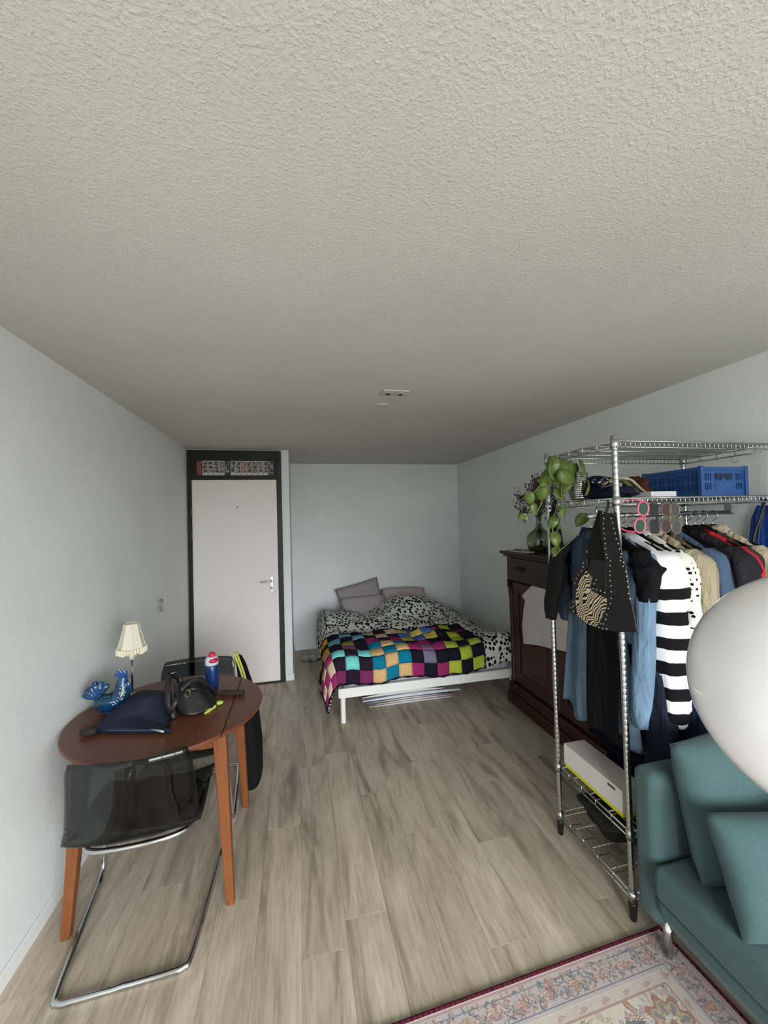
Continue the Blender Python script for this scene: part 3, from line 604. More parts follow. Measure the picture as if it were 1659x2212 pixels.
# ================================================================== CABINET
wd = M('dark_mahogany', (58, 31, 24), .42, var=(8, .25, (6, 6, .7)), spec=.35); wd2 = M('dark_drawer_front', (54, 42, 37), .5, var=(8, .18, (1, 1, 6)), spec=.3)
cb_ = thing('cabinet', 'dark mahogany cabinet with drawer and moulded top beyond the clothes rack', 'cabinet', (2.13, 2.75, 0))
CX, CY0, CY1 = 1.955, 2.06, 3.395
MB().box(CX+.02, 2.300, CY0, CY1-.01, .10, 1.345).build('body', wd, cb_, bevel=.004)
MB().box(1.905, 2.303, CY0-.05, CY1+.075, 1.362, 1.386).build('top', wd, cb_, bevel=.008, seg=3)
MB().box(1.925, 2.302, CY0-.02, CY1+.045, 1.338, 1.362).build('cornice', wd, cb_, bevel=.010, seg=3)
MB().box(1.915, 2.302, CY0-.02, CY1+.03, 0, .10).box(1.930, 2.302, CY0-.01, CY1+.018, .10, .19).build('plinth', wd, cb_, bevel=.012, seg=3)
MB().box(1.940, 2.30, CY0-.005, CY1+.004, 1.125, 1.338).build('drawer_case', wd, cb_, bevel=.006)
MB().box(1.934, 1.99, CY1-.012, CY1+.008, 1.05, 1.13).build('corner_bracket', wd, cb_, bevel=.012, seg=3)
for y0, y1 in ((2.745, 3.325), (2.10, 2.70)):
    dr = MB().box(1.930, 1.945, y0, y1, 1.158, 1.328).build('drawer', wd2, cb_, bevel=.004)
    MB().box(1.9265, 1.932, y0+.0, y1, 1.314, 1.330).box(1.9265, 1.932, y0, y1, 1.154, 1.170).box(1.9265, 1.932, y0, y0+.014, 1.17, 1.314).box(1.9265, 1.932, y1-.014, y1, 1.17, 1.314).build('drawer_moulding', wd, dr, bevel=.003)
    for f_ in ((.30,) if y0 > 2.72 else (.5,)):
        yy = y1-(y1-y0)*f_; q = MB(); q.tube(cat([(1.930, yy-.055, 1.252), (1.912, yy-.045, 1.240), (1.908, yy, 1.232), (1.912, yy+.045, 1.240), (1.930, yy+.055, 1.252)], 4), .0055, 8)
        q.ell((1.928, yy-.055, 1.254), (.008, .012, .012), 10, 6); q.ell((1.928, yy+.055, 1.254), (.008, .012, .012), 10, 6); q.ell((1.926, yy, 1.252), (.004, .035, .014), 12, 6); q.build('handle', M('old_brass', (52, 40, 32), .4, .7), dr, smooth=True)
for y0, y1 in ((2.745, 3.315), (2.10, 2.70)):
    dr = MB().box(1.952, 1.975, y0, y1, .215, 1.115).build('cabinet_door', wd, cb_, bevel=.003)
    MB().box(1.942, 1.954, y0, y1, 1.02, 1.115).box(1.942, 1.954, y0, y1, .215, .31).box(1.942, 1.954, y0, y0+.085, .31, 1.02).box(1.942, 1.954, y1-.085, y1, .31, 1.02).build('door_frame', wd, dr, bevel=.006, seg=3)
    MB().box(1.948, 1.9525, y0+.10, y1-.10, .33, 1.0).build('door_panel', wd, dr, bevel=.002)
for yy in (CY1-.035, 2.722):
    MB().lathe([(.030, 0), (.030, .05), (.022, .06), (.021, .5), (.024, .78), (.030, .80), (.030, .86)], 16, (1.958, yy, .19)).build('column', wd, cb_, smooth=True)
TSHIRT = [[2.96, 1.122], [3.113, 1.011], [3.063, .974], [3.089, .908], [3.121, .755], [3.108, .599], [2.912, .645], [2.744, .672], [2.614, .697], [2.47, .72], [2.50, 1.0], [2.44, 1.03], [2.589, 1.139], [2.717, 1.118], [2.83, 1.122]]
o = MB().prism(TSHIRT, lambda a, b_, t_: (1.924+t_+.005*sin(a*40)*(1-b_), a, b_), -.006, .006).build('white_tshirt', M('tshirt_white', (196, 192, 188), .95, spec=.1, var=(9, .05), bump=(25, .4, .01)), None, bevel=.004)
tag(o, 'white t-shirt hanging on the front of the dark cabinet', 't-shirt')
o.location = (-.040, -.055, .008); cb_.location = Vector(cb_.location)+Vector((-.045, -.082, .0))
# vase with dried flowers on the cabinet
vx, vy, vz = 2.08, 3.07, 1.387
va_ = thing('demijohn_vase', 'bulbous green glass vase with narrow neck on the dark cabinet', 'vase', (vx, vy, vz))
green = see_through('green_glass', (.55, .66, .42), .25, .04)
MB().lathe([(.0, .002), (.075, .002), (.092, .012), (.104, .06), (.108, .11), (.102, .145), (.080, .172), (.050, .19), (.030, .215), (.024, .25), (.023, .30), (.029, .312), (.027, .318), (.021, .31)], 32, (vx, vy, vz)).build('glass', green, va_, smooth=True)
MB().lathe([(0, .006), (.085, .008), (.098, .045), (.0, .047)], 28, (vx, vy, vz)).build('brown_water', M('brown_water', (84, 58, 40), .4), va_, smooth=True)
df = thing('dried_flowers', 'bunch of dried purple-brown flowers standing in the green vase', 'dried flowers', (vx, vy, vz+.03))
rr = random.Random(8); stm = M('dry_stem', (58, 52, 36), .8); bud = [M('dried_purple', (70, 46, 50), .9), M('dried_brown', (92, 68, 52), .9)]
qs = MB(); qb = [MB(), MB()]
for k in range(34):
    a = rr.uniform(0, 2*pi); sp_ = rr.uniform(.02, .17); hh = rr.uniform(.42, .68)-sp_*.35
    p0 = (vx+.06*cos(a+2)*rr.random(), vy+.06*sin(a+2)*rr.random(), vz+.04); p1 = (vx+.012*cos(a), vy+.012*sin(a), vz+.30); p2 = (vx+sp_*cos(a)*.8, vy+.0+sp_*sin(a)*1.25+.05, vz+hh)
    qs.tube(cat([p0, p1, p2], 4), .0018, 5)
    for m_ in range(22):
        c = Vector(p2)+Vector((rr.gauss(0, .028), rr.gauss(0, .032), rr.gauss(-.02, .035))); s_ = rr.uniform(.004, .0085)
        qb[rr.random() < .35].ell(c, (s_, s_, s_*1.3), 6, 4)
        if m_ % 2: qs.tube([Vector(p2)-Vector((0, 0, .05)), c], .0009, 4)
qs.build('stems', stm, df)
for k in (0, 1): o = qb[k].build('dried_buds', bud[k], df); o['kind'] = 'stuff'
o = MB().box(1.905, 2.00, 3.03, 3.28, 1.3865, 1.394).build('white_notebook', M('paper_white', (200, 200, 198), .6), None, bevel=.001); tag(o, 'thin white notebook lying beside the vase on the cabinet', 'notebook')
q = MB(); q.tube(cat([(1.95, 3.27, 1.40), (1.93, 3.23, 1.402), (1.95, 3.18, 1.405), (1.98, 3.20, 1.401), (1.96, 3.25, 1.399), (1.935, 3.22, 1.399)], 6), .0045, 6); tag(q.build('necklace_cord', blackpl, None, smooth=True), 'black cord coiled on the white notebook', 'cord')
# ================================================================== CLOTHES RACK
RX0, RX1, RY0, RY1 = 1.336, 2.250, 1.414, 1.876
rk = thing('wire_rack', 'tall chrome wire shelving rack used as an open wardrobe', 'rack', ((RX0+RX1)/2, (RY0+RY1)/2, 0))
zinc = M('zinc_chrome', (186, 190, 188), .22, 1.0)
prof = [(.0127, .05)]
z = .075
while z < 2.02: prof += [(.0127, z-.0010), (.0124, z), (.0127, z+.0010)]; z += .0254
prof += [(.0127, 2.028)]
def post(x, y):
    p = MB().lathe(prof, 14, (x, y, 0)).build('post', zinc, rk, smooth=True)
    MB().lathe([(.0135, 2.022), (.0145, 2.026), (.0145, 2.036), (.010, 2.040), (0, 2.040)], 14, (x, y, 0)).build('cap', M('cap_grey', (110, 112, 112), .4) if 'cap_grey' not in bpy.data.materials else bpy.data.materials['cap_grey'], p, smooth=True)
    MB().lathe([(.010, 0), (.013, .004), (.0185, .07), (.0185, .078), (.0130, .079)], 14, (x, y, 0)).build('foot', blackpl, p, smooth=True)
for x in (RX0, RX1):
    for y in (RY0, RY1): post(x, y)
def shelf(zc):   # zc = height of the wire surface
    q = MB(); r = .0032
    x0, x1, y0, y1 = RX0, RX1, RY0, RY1
    for z_ in (zc-.004, zc-.030):
        q.tube([(x0, y0-.004, z_), (x1, y0-.004, z_)], r, 6); q.tube([(x0, y1+.004, z_), (x1, y1+.004, z_)], r, 6)
        q.tube([(x0-.004, y0, z_), (x0-.004, y1, z_)], r*1.15, 6); q.tube([(x1+.004, y0, z_), (x1+.004, y1, z_)], r*1.15, 6)
    nx = 36
    for k in range(1, nx):
        x = x0+(x1-x0)*k/nx
        q.tube([(x, y0-.006, zc-.032), (x, y0-.006, zc-.001), (x, y0, zc), (x, y1, zc), (x, y1+.006, zc-.001), (x, y1+.006, zc-.032)], .0017, 5)
    for k in range(1, 5):
        y = y0+(y1-y0)*k/5
        q.tube([(x0-.008, y, zc-.033), (x0-.008, y, zc-.001), (x0, y, zc-.002), (x0+.05, y, zc-.004)], .0026, 5); q.tube([(x1+.008, y, zc-.033), (x1+.008, y, zc-.001), (x1-.05, y, zc-.004)], .0026, 5)
    for k in range(1, 4): y = y0+(y1-y0)*k/4; q.tube([(x0, y, zc-.005), (x1, y, zc-.005)], .003, 6)
    s_ = q.build('wire_shelf', zinc, rk, smooth=True)
    for x in (x0, x1):
        for y in (y0, y1): MB().lathe([(.0130, -.036), (.0185, -.035), (.0165, .004), (.0130, .005)], 14, (x, y, zc)).build('collar', zinc, s_, smooth=True)
for zc in (2.020, 1.772, .372, .118): shelf(zc)
# garment rail under the second shelf
ry_, rz_ = 1.60, 1.695
MB().tube([(1.345, ry_, rz_), (2.225, ry_, rz_)], .0115, 12).build('garment_rail', zinc, rk, smooth=True)
for x in (1.395, 2.20): MB().tube([(x, ry_, 1.745), (x, ry_, rz_)], .004, 8).build('rail_bracket', zinc, rk, smooth=True)
MB().box(2.195, 2.218, ry_-.02, ry_+.02, 1.69, 1.742).build('rail_clip', M('grey_plastic', (120, 126, 124), .5), rk, bevel=.003)

velvet = M('black_velvet', (17, 17, 18), .95, spec=.1)
def hanger(x, yc=ry_, sw=.205, dx=0.0, zs=1.609, what='black sleeveless dress'):
    o = thing('coat_hanger', 'slim black velvet hanger with chrome hook carrying the '+what, 'hanger', (x, yc, zs-.05), 'black velvet hangers on the rail')
    hk = [(x, yc, zs+.01), (x, yc, zs+.045), (x+.0, yc-.020, zs+.061), (x, yc-.022, zs+.081), (x, yc, zs+.0985), (x, yc+.018, zs+.088)]
    MB().tube(cat(hk, 5), .0017, 6).build('hook', chrome, o, smooth=True)
    pts = cat([(x, yc-sw, zs-.075), (x, yc-sw*.6, zs-.04), (x, yc-.045, zs-.008), (x, yc, zs+.012), (x, yc+.045, zs-.008), (x, yc+sw*.6, zs-.04), (x, yc+sw, zs-.075)], 5)
    MB().tube(pts, [.006+.011*math.exp(-((p_.y-yc)/.075)**2) for p_ in pts], 8).build('shoulder_bar', velvet, o, smooth=True)
    return o
def garment_rings(x, yc, zs, sw, hem, hw, th, neck=.06, amp=.012, kf=16, seed=0, rows=16, n_=44, shift=0.0, xs=0.0):
    rings = []
    for i in range(rows+1):
        t_ = i/rows
        if i <= 4: zz = zs-.085*(i/4); w_ = neck+(sw-neck)*(i/4)**.85
        else: k = (i-4)/(rows-4); zz = zs-.085-(zs-.085-hem)*k; w_ = sw+(hw-sw)*k
        d = th*(.42+.58*min(1, i/5)); rr_ = []
        for k in range(n_):
            a = 2*pi*k/n_; cy = math.copysign(abs(cos(a))**.75, cos(a)); cxx = math.copysign(abs(sin(a))**.9, sin(a)); yy = w_*cy
            f_ = amp*1.3*min(1, i/6)*sin(kf*yy*2+seed+sin(zz*5+seed))+.5*amp*mnoise.noise(Vector((yy*9+seed, zz*5, seed)))*min(1, i/5)
            rr_.append((x+d*cxx+f_+xs*t_, yc+yy+shift*t_, zz+(.010*sin(yy*14+seed) if i == rows else 0)))
        rings.append(rr_)
    return rings
def sleeve_rings(pts, rads, n_=18, amp=.006, seed=0):
    P = cat(pts, 4); Rr = cat([(a, b_, 0) for a, b_ in rads], 4); rings = []
    for i, p in enumerate(P):
        rr_ = []
        for k in range(n_):
            a = 2*pi*k/n_; f_ = 1+amp/max(.01, Rr[i].x)*sin(3*a+i*.9+seed)*.6+.20*mnoise.noise(Vector((cos(a)*1.5+seed, sin(a)*1.5, i*.45)))+.07*sin(6*a+1.3*sin(i*.5)+seed)
            rr_.append((p.x+Rr[i].x*cos(a)*f_, p.y+Rr[i].y*sin(a)*f_, p.z))
        rings.append(rr_)
    return rings
def shirt(name, label, catg, mat, x, hem, sw=.205, hw=.22, th=.035, zs=1.612, yc=ry_, sleeve=None, amp=.012, seed=0, neck=.06, collar=None, extra_sleeve_mat=None, hang=True, kf=16, shift=0., xs=0.0, back_sleeve=True):
    if hang: hanger(x, yc, what=name.replace('_', ' '))
    g = thing(name, label, catg, (x, yc, hem), 'clothes hanging on the rack')
    MB().loft(garment_rings(x, yc, zs, sw, hem, hw, th, neck, amp, kf, seed, shift=shift, xs=xs)).build('body', mat, g, smooth=True)
    if sleeve:
        zend, rx_, ry2, dx, dy = sleeve
        for sg in ((-1, 1) if back_sleeve else (-1,)):
            y0 = yc+sg*(sw-.03)
            pts = [(x, y0, zs-.075), (x+dx*.3, y0+sg*(.028+dy*.4), zs-.13), (x+dx*.6, y0+sg*(.032+dy*.8), (zs+zend)/2), (x+dx, y0+sg*(.028+dy), zend+.09), (x+dx, y0+sg*(.022+dy), zend)]
            MB().loft(sleeve_rings(pts, [(rx_*.7, .035), (rx_, ry2), (rx_*1.02, ry2), (rx_*.85, ry2*.9), (rx_*.62, ry2*.7)], seed=seed+sg)).build('sleeve', extra_sleeve_mat or mat, g, smooth=True)
    if collar:
        q = MB(); P = [(x+.030*sin(2*pi*k/20), yc+.062*cos(2*pi*k/20), zs+.012+.012*cos(4*pi*k/20)) for k in range(20)]
        q.grid(lambda u, v: (x+(.026+.022*v)*sin(2*pi*u), yc+(.056+.020*v)*cos(2*pi*u), zs+.022-.045*v+.006*cos(4*pi*u)), 28, 3, cu=True)
        q.build('collar', collar, g, smooth=True, solid=.006)
    return g
def cloth(name, rgb, var=.14, sc=14, **k):
    m = M(name, rgb, .95, spec=.1, var=(sc, var, (1, 1, .5)), **k); n, l, b = nodes(m); t = n.new('ShaderNodeTexCoord')
    mp = n.new('ShaderNodeMapping'); mp.inputs['Scale'].default_value = (9, 17, 3.2); nz = n.new('ShaderNodeTexNoise'); nz.inputs['Scale'].default_value = 1.0; nz.inputs['Detail'].default_value = 4; nz.inputs['Distortion'].default_value = .6
    bp = n.new('ShaderNodeBump'); bp.inputs['Strength'].default_value = .8; bp.inputs['Distance'].default_value = .045
    l.new(t.outputs['Object'], mp.inputs[0]); l.new(mp.outputs[0], nz.inputs[0]); l.new(nz.outputs[0], bp.inputs['Height']); l.new(bp.outputs[0], b.inputs['Normal']); return m
den1 = cloth('denim_mid', (56, 68, 84), .26); den2 = cloth('denim_light', (102, 126, 148), .2); den3 = cloth('denim_jacket', (66, 82, 104), .22); den4 = cloth('denim_dark', (30, 36, 50), .2)
khaki = cloth('khaki_cotton', (150, 140, 118), .08); olive = cloth('olive_brown', (92, 80, 64), .1); beige = cloth('beige_cotton', (160, 150, 128), .08); tan = cloth('tan_cotton', (152, 134, 112), .1); char = cloth('charcoal_wool', (36, 35, 40), .15); redf = cloth('red_cloth', (178, 36, 48), .1); blk2 = cloth('black_cotton', (18, 18, 21), .2)
# striped knit
stp = M('striped_knit', (205, 205, 208), .95, spec=.1, bump=(60, .3, .004)); n, l, b = nodes(stp)
t = n.new('ShaderNodeNewGeometry'); sx = n.new('ShaderNodeSeparateXYZ'); nz = n.new('ShaderNodeTexNoise'); nz.inputs['Scale'].default_value = 9
a1 = n.new('ShaderNodeMath'); a1.operation = 'MULTIPLY_ADD'; a1.inputs[1].default_value = .018
a2 = n.new('ShaderNodeMath'); a2.operation = 'PINGPONG'; a2.inputs[1].default_value = .052; a3 = n.new('ShaderNodeMath'); a3.operation = 'GREATER_THAN'; a3.inputs[1].default_value = .026
a4 = n.new('ShaderNodeMath'); a4.operation = 'ADD'; a4.inputs[1].default_value = .030
l.new(t.outputs['Position'], sx.inputs[0]); l.new(t.outputs['Position'], nz.inputs[0]); l.new(nz.outputs[0], a1.inputs[0]); l.new(sx.outputs[2], a1.inputs[2]); l.new(a1.outputs[0], a4.inputs[0]); l.new(a4.outputs[0], a2.inputs[0]); l.new(a2.outputs[0], a3.inputs[0])
g5 = n.new('ShaderNodeMath'); g5.operation = 'LESS_THAN'; g5.inputs[1].default_value = 1.385; l.new(sx.outputs[2], g5.inputs[0])
g6 = n.new('ShaderNodeMath'); g6.operation = 'MULTIPLY'; l.new(a3.outputs[0], g6.inputs[0]); l.new(g5.outputs[0], g6.inputs[1])
mx = n.new('ShaderNodeMixRGB'); mx.inputs[1].default_value = (*lin((214, 214, 216)), 1); mx.inputs[2].default_value = (*lin((19, 19, 21)), 1); l.new(g6.outputs[0], mx.inputs[0]); l.new(mx.outputs[0], b.inputs['Base Color'])
def dots(name, bgc, fgc, sc, rad):
    m = M(name, bgc, .9, spec=.1); n, l, b = nodes(m); t = n.new('ShaderNodeTexCoord'); mp = n.new('ShaderNodeMapping'); mp.inputs['Scale'].default_value = (1, .5, 1)
    vo = n.new('ShaderNodeTexVoronoi'); vo.inputs['Scale'].default_value = sc; vo.inputs['Randomness'].default_value = .45; th = n.new('ShaderNodeMath'); th.operation = 'LESS_THAN'; th.inputs[1].default_value = rad
    mx = n.new('ShaderNodeMixRGB'); mx.inputs[1].default_value = (*lin(bgc), 1); mx.inputs[2].default_value = (*lin(fgc), 1)
    l.new(t.outputs['Object'], mp.inputs[0]); l.new(mp.outputs[0], vo.inputs[0]); l.new(vo.outputs[0], th.inputs[0]); l.new(th.outputs[0], mx.inputs[0]); l.new(mx.outputs[0], b.inputs['Base Color']); return m
pol = dots('polka_white', (206, 204, 194), (24, 24, 28), 44, .27); pol2 = dots('polka_navy', (28, 30, 46), (176, 176, 172), 60, .30)

gm = shirt('denim_dress', 'denim shirt dress with dark bodice and paler skirt at the left rail end', 'dress', den1, 1.415, 1.20, sw=.20, hw=.185, th=.026, amp=.016, kf=18, seed=1, yc=1.66, collar=den1, sleeve=(1.14, .030, .048, -.012, .012), shift=.0)
den5 = cloth('denim_skirt', (88, 108, 126), .24, 10)
sk = []
for i in range(15):
    t_ = i/14; zz = 1.215-.50*t_; hw_ = .180+.065*t_; rr_ = []
    for k in range(72):
        a = 2*pi*k/72; cy = math.copysign(abs(cos(a))**.8, cos(a)); pl_ = (.006+.020*t_)*sin(9*a+.6*sin(3*a)+t_*.5)
        rr_.append((1.412+(.024+.012*t_)*sin(a)+pl_*abs(sin(a))**.5*(1 if sin(a) > 0 else -1), 1.66+hw_*cy+.012*t_*sin(5*a), zz-.045*t_*max(0, sin(2.2*(hw_*cy)*8))))
    sk.append(rr_)
MB().loft(sk).build('skirt', den5, gm, smooth=True)
MB().loft([ring((1.414, 1.66), .034, .190, 1.222, n_=40), ring((1.414, 1.66), .035, .190, 1.198, n_=40)]).build('waistband', den1, gm, smooth=True)
for k in range(5): MB().ell((1.385, 1.66, 1.52-.065*k), (.003, .006, .006), 10, 6).build('button', beige, gm, smooth=True)
MB().box(1.380, 1.388, 1.70, 1.78, 1.36, 1.45).build('chest_pocket', den1, gm, bevel=.004)
shirt('black_dress', 'black sleeveless dress hanging in front of the denim dress', 'dress', blk2, 1.348, .69, sw=.085, hw=.098, th=.010, zs=1.56, yc=1.535, amp=.005, seed=2, neck=.04, hang=False, shift=.02)
shirt('light_denim_jacket', 'light blue denim jacket with long sleeve showing beside the studded vest', 'jacket', den2, 1.475, .86, sw=.195, hw=.21, th=.018, seed=3, sleeve=(.80, .040, .044, -.078, .012), amp=.01, back_sleeve=False)
shirt('black_tee', 'black short-sleeved top just left of the striped sweater', 'top', blk2, 1.448, 1.0, sw=.205, hw=.21, th=.018, seed=4, sleeve=(1.33, .058, .055, -.012, .022), amp=.010)
shirt('striped_sweater', 'white sweater with bold black stripes and a long hanging sleeve', 'sweater', stp, 1.540, .95, sw=.20, hw=.22, th=.036, seed=5, sleeve=(.800, .078, .060, .005, .03), amp=.014)
shirt('tan_trousers', 'tan trousers folded over a hanger behind the striped sweater', 'trousers', tan, 1.585, .95, sw=.15, hw=.16, th=.025, zs=1.60, seed=6, amp=.015)
shirt('polka_blouse', 'cream blouse with black polka dots', 'blouse', pol, 1.632, .98, sw=.205, hw=.21, th=.022, seed=7, sleeve=(1.02, .038, .045, .012, .035), amp=.010, collar=pol)
shirt('khaki_jacket', 'khaki cotton jacket with a cuff button', 'jacket', khaki, 1.700, .84, sw=.21, hw=.225, th=.030, seed=8, sleeve=(1.05, .048, .055, .04, .025), collar=khaki)
MB().ell((1.735, 1.345, 1.165), (.009, .003, .009), 12, 6).build('button', beige, bpy.data.objects['khaki_jacket'], smooth=True)
shirt('olive_shirt', 'dark olive-brown shirt tucked behind the khaki jacket', 'shirt', olive, 1.752, .93, sw=.19, hw=.20, th=.022, seed=9, sleeve=(1.06, .036, .045, .0, -.005))
shirt('denim_jacket', 'blue denim jacket hanging in the middle of the rail', 'jacket', den3, 1.800, 1.0, sw=.21, hw=.22, th=.034, seed=10, sleeve=(1.02, .050, .052, .02, .02), collar=den3)
shirt('black_cardigan', 'black cardigan between the blue denim jacket and the charcoal coat', 'cardigan', blk2, 1.860, 1.0, sw=.20, hw=.21, th=.022, seed=11, sleeve=(1.05, .040, .045, 0, .0))
shirt('charcoal_coat', 'dark charcoal coat with red piping on the rail', 'coat', char, 1.930, .9, sw=.22, hw=.23, th=.042, seed=12, sleeve=(1.12, .060, .055, .015, .025))
shirt('red_jacket', 'red jacket squeezed between the charcoal coat and the beige jacket', 'jacket', redf, 1.982, .95, sw=.21, hw=.22, th=.022, seed=13, sleeve=(1.10, .035, .045, .0, .035))
shirt('dark_shirt', 'dark brown-black shirt right of the red jacket', 'shirt', cloth('brown_black', (58, 48, 46)), 2.030, .95, sw=.20, hw=.21, th=.024, seed=14, sleeve=(1.1, .038, .045, 0, .01))
shirt('beige_jacket', 'beige jacket at the right end of the rail', 'jacket', beige, 2.095, .9, sw=.21, hw=.22, th=.030, seed=15, sleeve=(1.1, .045, .05, .0, .02), collar=beige)
# dark jeans folded over low hangers
for nm, lb, x, z0, z1, yy in (('dark_jeans', 'dark blue jeans hanging below the light denim sleeve', 1.50, .60, 1.12, 1.50), ('blue_jeans', 'worn blue jeans hanging behind the striped sleeve', 1.70, .62, 1.05, 1.50)):
    g = thing(nm, lb, 'jeans', (x, yy, z0), 'clothes hanging on the rack'); m_ = den4 if nm == 'dark_jeans' else cloth('denim_navy', (44, 60, 84), .2)
    for dy in (-.075, .075): MB().loft(sleeve_rings([(x, yy+dy*.7, z1), (x, yy+dy, (z0+z1)/2), (x+.01, yy+dy, z0+.05), (x+.01, yy+dy, z0)], [(.04, .08), (.045, .08), (.04, .075), (.036, .07)], seed=x*9)).build('trouser_leg', m_, g, smooth=True)
# black lace garment hanging on the far left post
g = thing('lace_dress', 'long black lace dress hanging from the corner of the rack by the plant', 'dress', (1.305, 1.815, 1.15)); lace = M('black_lace', (16, 16, 18), .8, spec=.25, bump=(140, 1.0, .01))
MB().loft([ring((1.305, 1.80), .012, .02, 1.725), ring((1.305, 1.795), .018, .030, 1.68), ring((1.305, 1.785), .020, .036, 1.60), ring((1.305, 1.775), .022, .044, 1.50, wob=.2), ring((1.305, 1.785), .024, .052, 1.42, wob=.3), ring((1.305, 1.805), .024, .050, 1.33, wob=.4), ring((1.304, 1.83), .024, .046, 1.25, wob=.5, seed=3), ring((1.304, 1.845), .024, .042, 1.19, wob=.6, seed=2), ring((1.304, 1.85), .016, .035, 1.155, wob=.4)]).build('body', lace, g, smooth=True)
strap([(1.305, 1.80, 1.71), (1.312, 1.80, 1.76), (1.325, 1.80, 1.785)], .02, 'loop', lace, g)
# ---- studded vest with zebra lining
VEST_INNER = [[1.484, 1.721], [1.462, 1.706], [1.457, 1.501], [1.456, 1.298], [1.48, 1.205], [1.511, 1.196], [1.586, 1.196], [1.656, 1.217], [1.715, 1.243], [1.661, 1.294], [1.646, 1.403], [1.597, 1.475], [1.561, 1.498], [1.553, 1.572], [1.511, 1.668]]
VEST_FLAP = [[1.462, 1.718], [1.389, 1.701], [1.372, 1.692], [1.352, 1.539], [1.335, 1.486], [1.321, 1.381], [1.291, 1.235], [1.382, 1.211], [1.462, 1.199], [1.505, 1.202], [1.471, 1.252], [1.446, 1.301], [1.437, 1.475], [1.446, 1.517], [1.46, 1.618]]
VEST_ZEBRA = [[1.552, 1.456], [1.525, 1.416], [1.544, 1.374], [1.529, 1.355], [1.458, 1.344], [1.46, 1.286], [1.487, 1.239], [1.517, 1.196], [1.579, 1.198], [1.644, 1.22], [1.65, 1.29], [1.637, 1.356], [1.602, 1.409]]
ST1 = [[1.442, 1.707], [1.439, 1.684], [1.442, 1.662], [1.442, 1.641], [1.439, 1.619], [1.439, 1.597], [1.437, 1.576], [1.436, 1.554], [1.434, 1.529], [1.429, 1.515], [1.414, 1.505], [1.416, 1.483], [1.418, 1.46], [1.418, 1.442], [1.419, 1.419], [1.416, 1.398], [1.416, 1.373], [1.418, 1.345], [1.423, 1.322], [1.435, 1.298], [1.445, 1.27], [1.452, 1.247], [1.465, 1.225], [1.48, 1.222], [1.45, 1.207], [1.471, 1.203], [1.491, 1.203], [1.398, 1.684], [1.392, 1.664], [1.387, 1.642], [1.381, 1.622], [1.376, 1.599], [1.368, 1.579], [1.362, 1.558], [1.354, 1.538], [1.358, 1.525], [1.36, 1.51], [1.345, 1.504], [1.347, 1.488], [1.335, 1.468], [1.332, 1.449], [1.329, 1.429], [1.327, 1.407], [1.326, 1.381], [1.32, 1.361]]
ST2 = [[1.581, 1.479], [1.583, 1.459], [1.595, 1.439], [1.614, 1.419], [1.631, 1.398], [1.645, 1.374], [1.504, 1.411], [1.515, 1.391], [1.521, 1.369], [1.503, 1.367], [1.481, 1.365], [1.46, 1.361], [1.681, 1.25], [1.664, 1.234], [1.662, 1.281], [1.665, 1.258]]
zeb = M('zebra_lining', (206, 186, 156), .6, spec=.25); n, l, b = nodes(zeb)
t = n.new('ShaderNodeTexCoord'); w_ = n.new('ShaderNodeTexWave'); w_.bands_direction = 'DIAGONAL'; w_.inputs['Scale'].default_value = 36; w_.inputs['Distortion'].default_value = 13; w_.inputs['Detail'].default_value = 1; w_.inputs['Detail Scale'].default_value = .55
r_ = n.new('ShaderNodeValToRGB'); r_.color_ramp.elements[0].position = .42; r_.color_ramp.elements[1].position = .5; r_.color_ramp.elements[0].color = (*lin((26, 20, 16)), 1); r_.color_ramp.elements[1].color = (*lin((222, 204, 174)), 1)
l.new(t.outputs['Object'], w_.inputs[0]); l.new(w_.outputs[0], r_.inputs[0]); l.new(r_.outputs[0], b.inputs['Base Color'])
vt = thing('studded_vest', 'black leather vest with silver studs and zebra print lining hanging on the rack post', 'vest', (1.30, 1.46, 1.2)); vl = M('vest_leather', (30, 30, 32), .5, spec=.4, var=(10, .3), bump=(60, .35, .006)); stm_ = M('stud_silver', (190, 184, 172), .25, 1)
xf = lambda base: (lambda a, b_, t_: (base+t_+.006*sin((a-1.3)*18)*(1.75-b_)*1.2, a, b_))
MB().prism(VEST_INNER, xf(1.308), -.003, .003).build('inner_panel', M('vest_inner', (12, 12, 13), .95), vt)
MB().prism(VEST_ZEBRA, xf(1.303), -.0015, .0015).build('zebra_lining', zeb, vt)
MB().prism(VEST_FLAP, xf(1.293), -.003, .003).build('front_panel', vl, vt, bevel=.002)
lap = [[1.575, 1.50], [1.60, 1.478], [1.662, 1.395], [1.672, 1.295], [1.725, 1.243], [1.655, 1.21], [1.650, 1.29], [1.637, 1.36], [1.602, 1.412], [1.552, 1.462], [1.555, 1.50]]
MB().prism(lap, xf(1.300), -.003, .002).build('far_panel', vl, vt, bevel=.002)
MB().prism([[1.56, 1.44], [1.525, 1.416], [1.544, 1.374], [1.529, 1.355], [1.455, 1.338], [1.448, 1.50], [1.53, 1.50]], xf(1.300), -.002, .002).build('inner_pocket', vl, vt, bevel=.001)
for S_, xo in ((ST1, 1.2895), (ST2, 1.2965)):
    for a, b_ in S_: xx, _, _ = xf(xo)(a, b_, 0); MB().ell((xx, a, b_), (.0030, .0044, .0044), 8, 5).build('stud', stm_, vt, smooth=True)
strap([(1.30, 1.44, 1.70), (1.318, 1.445, 1.735), (1.326, 1.45, 1.760)], .012, 'hanging_loop', vl, vt)
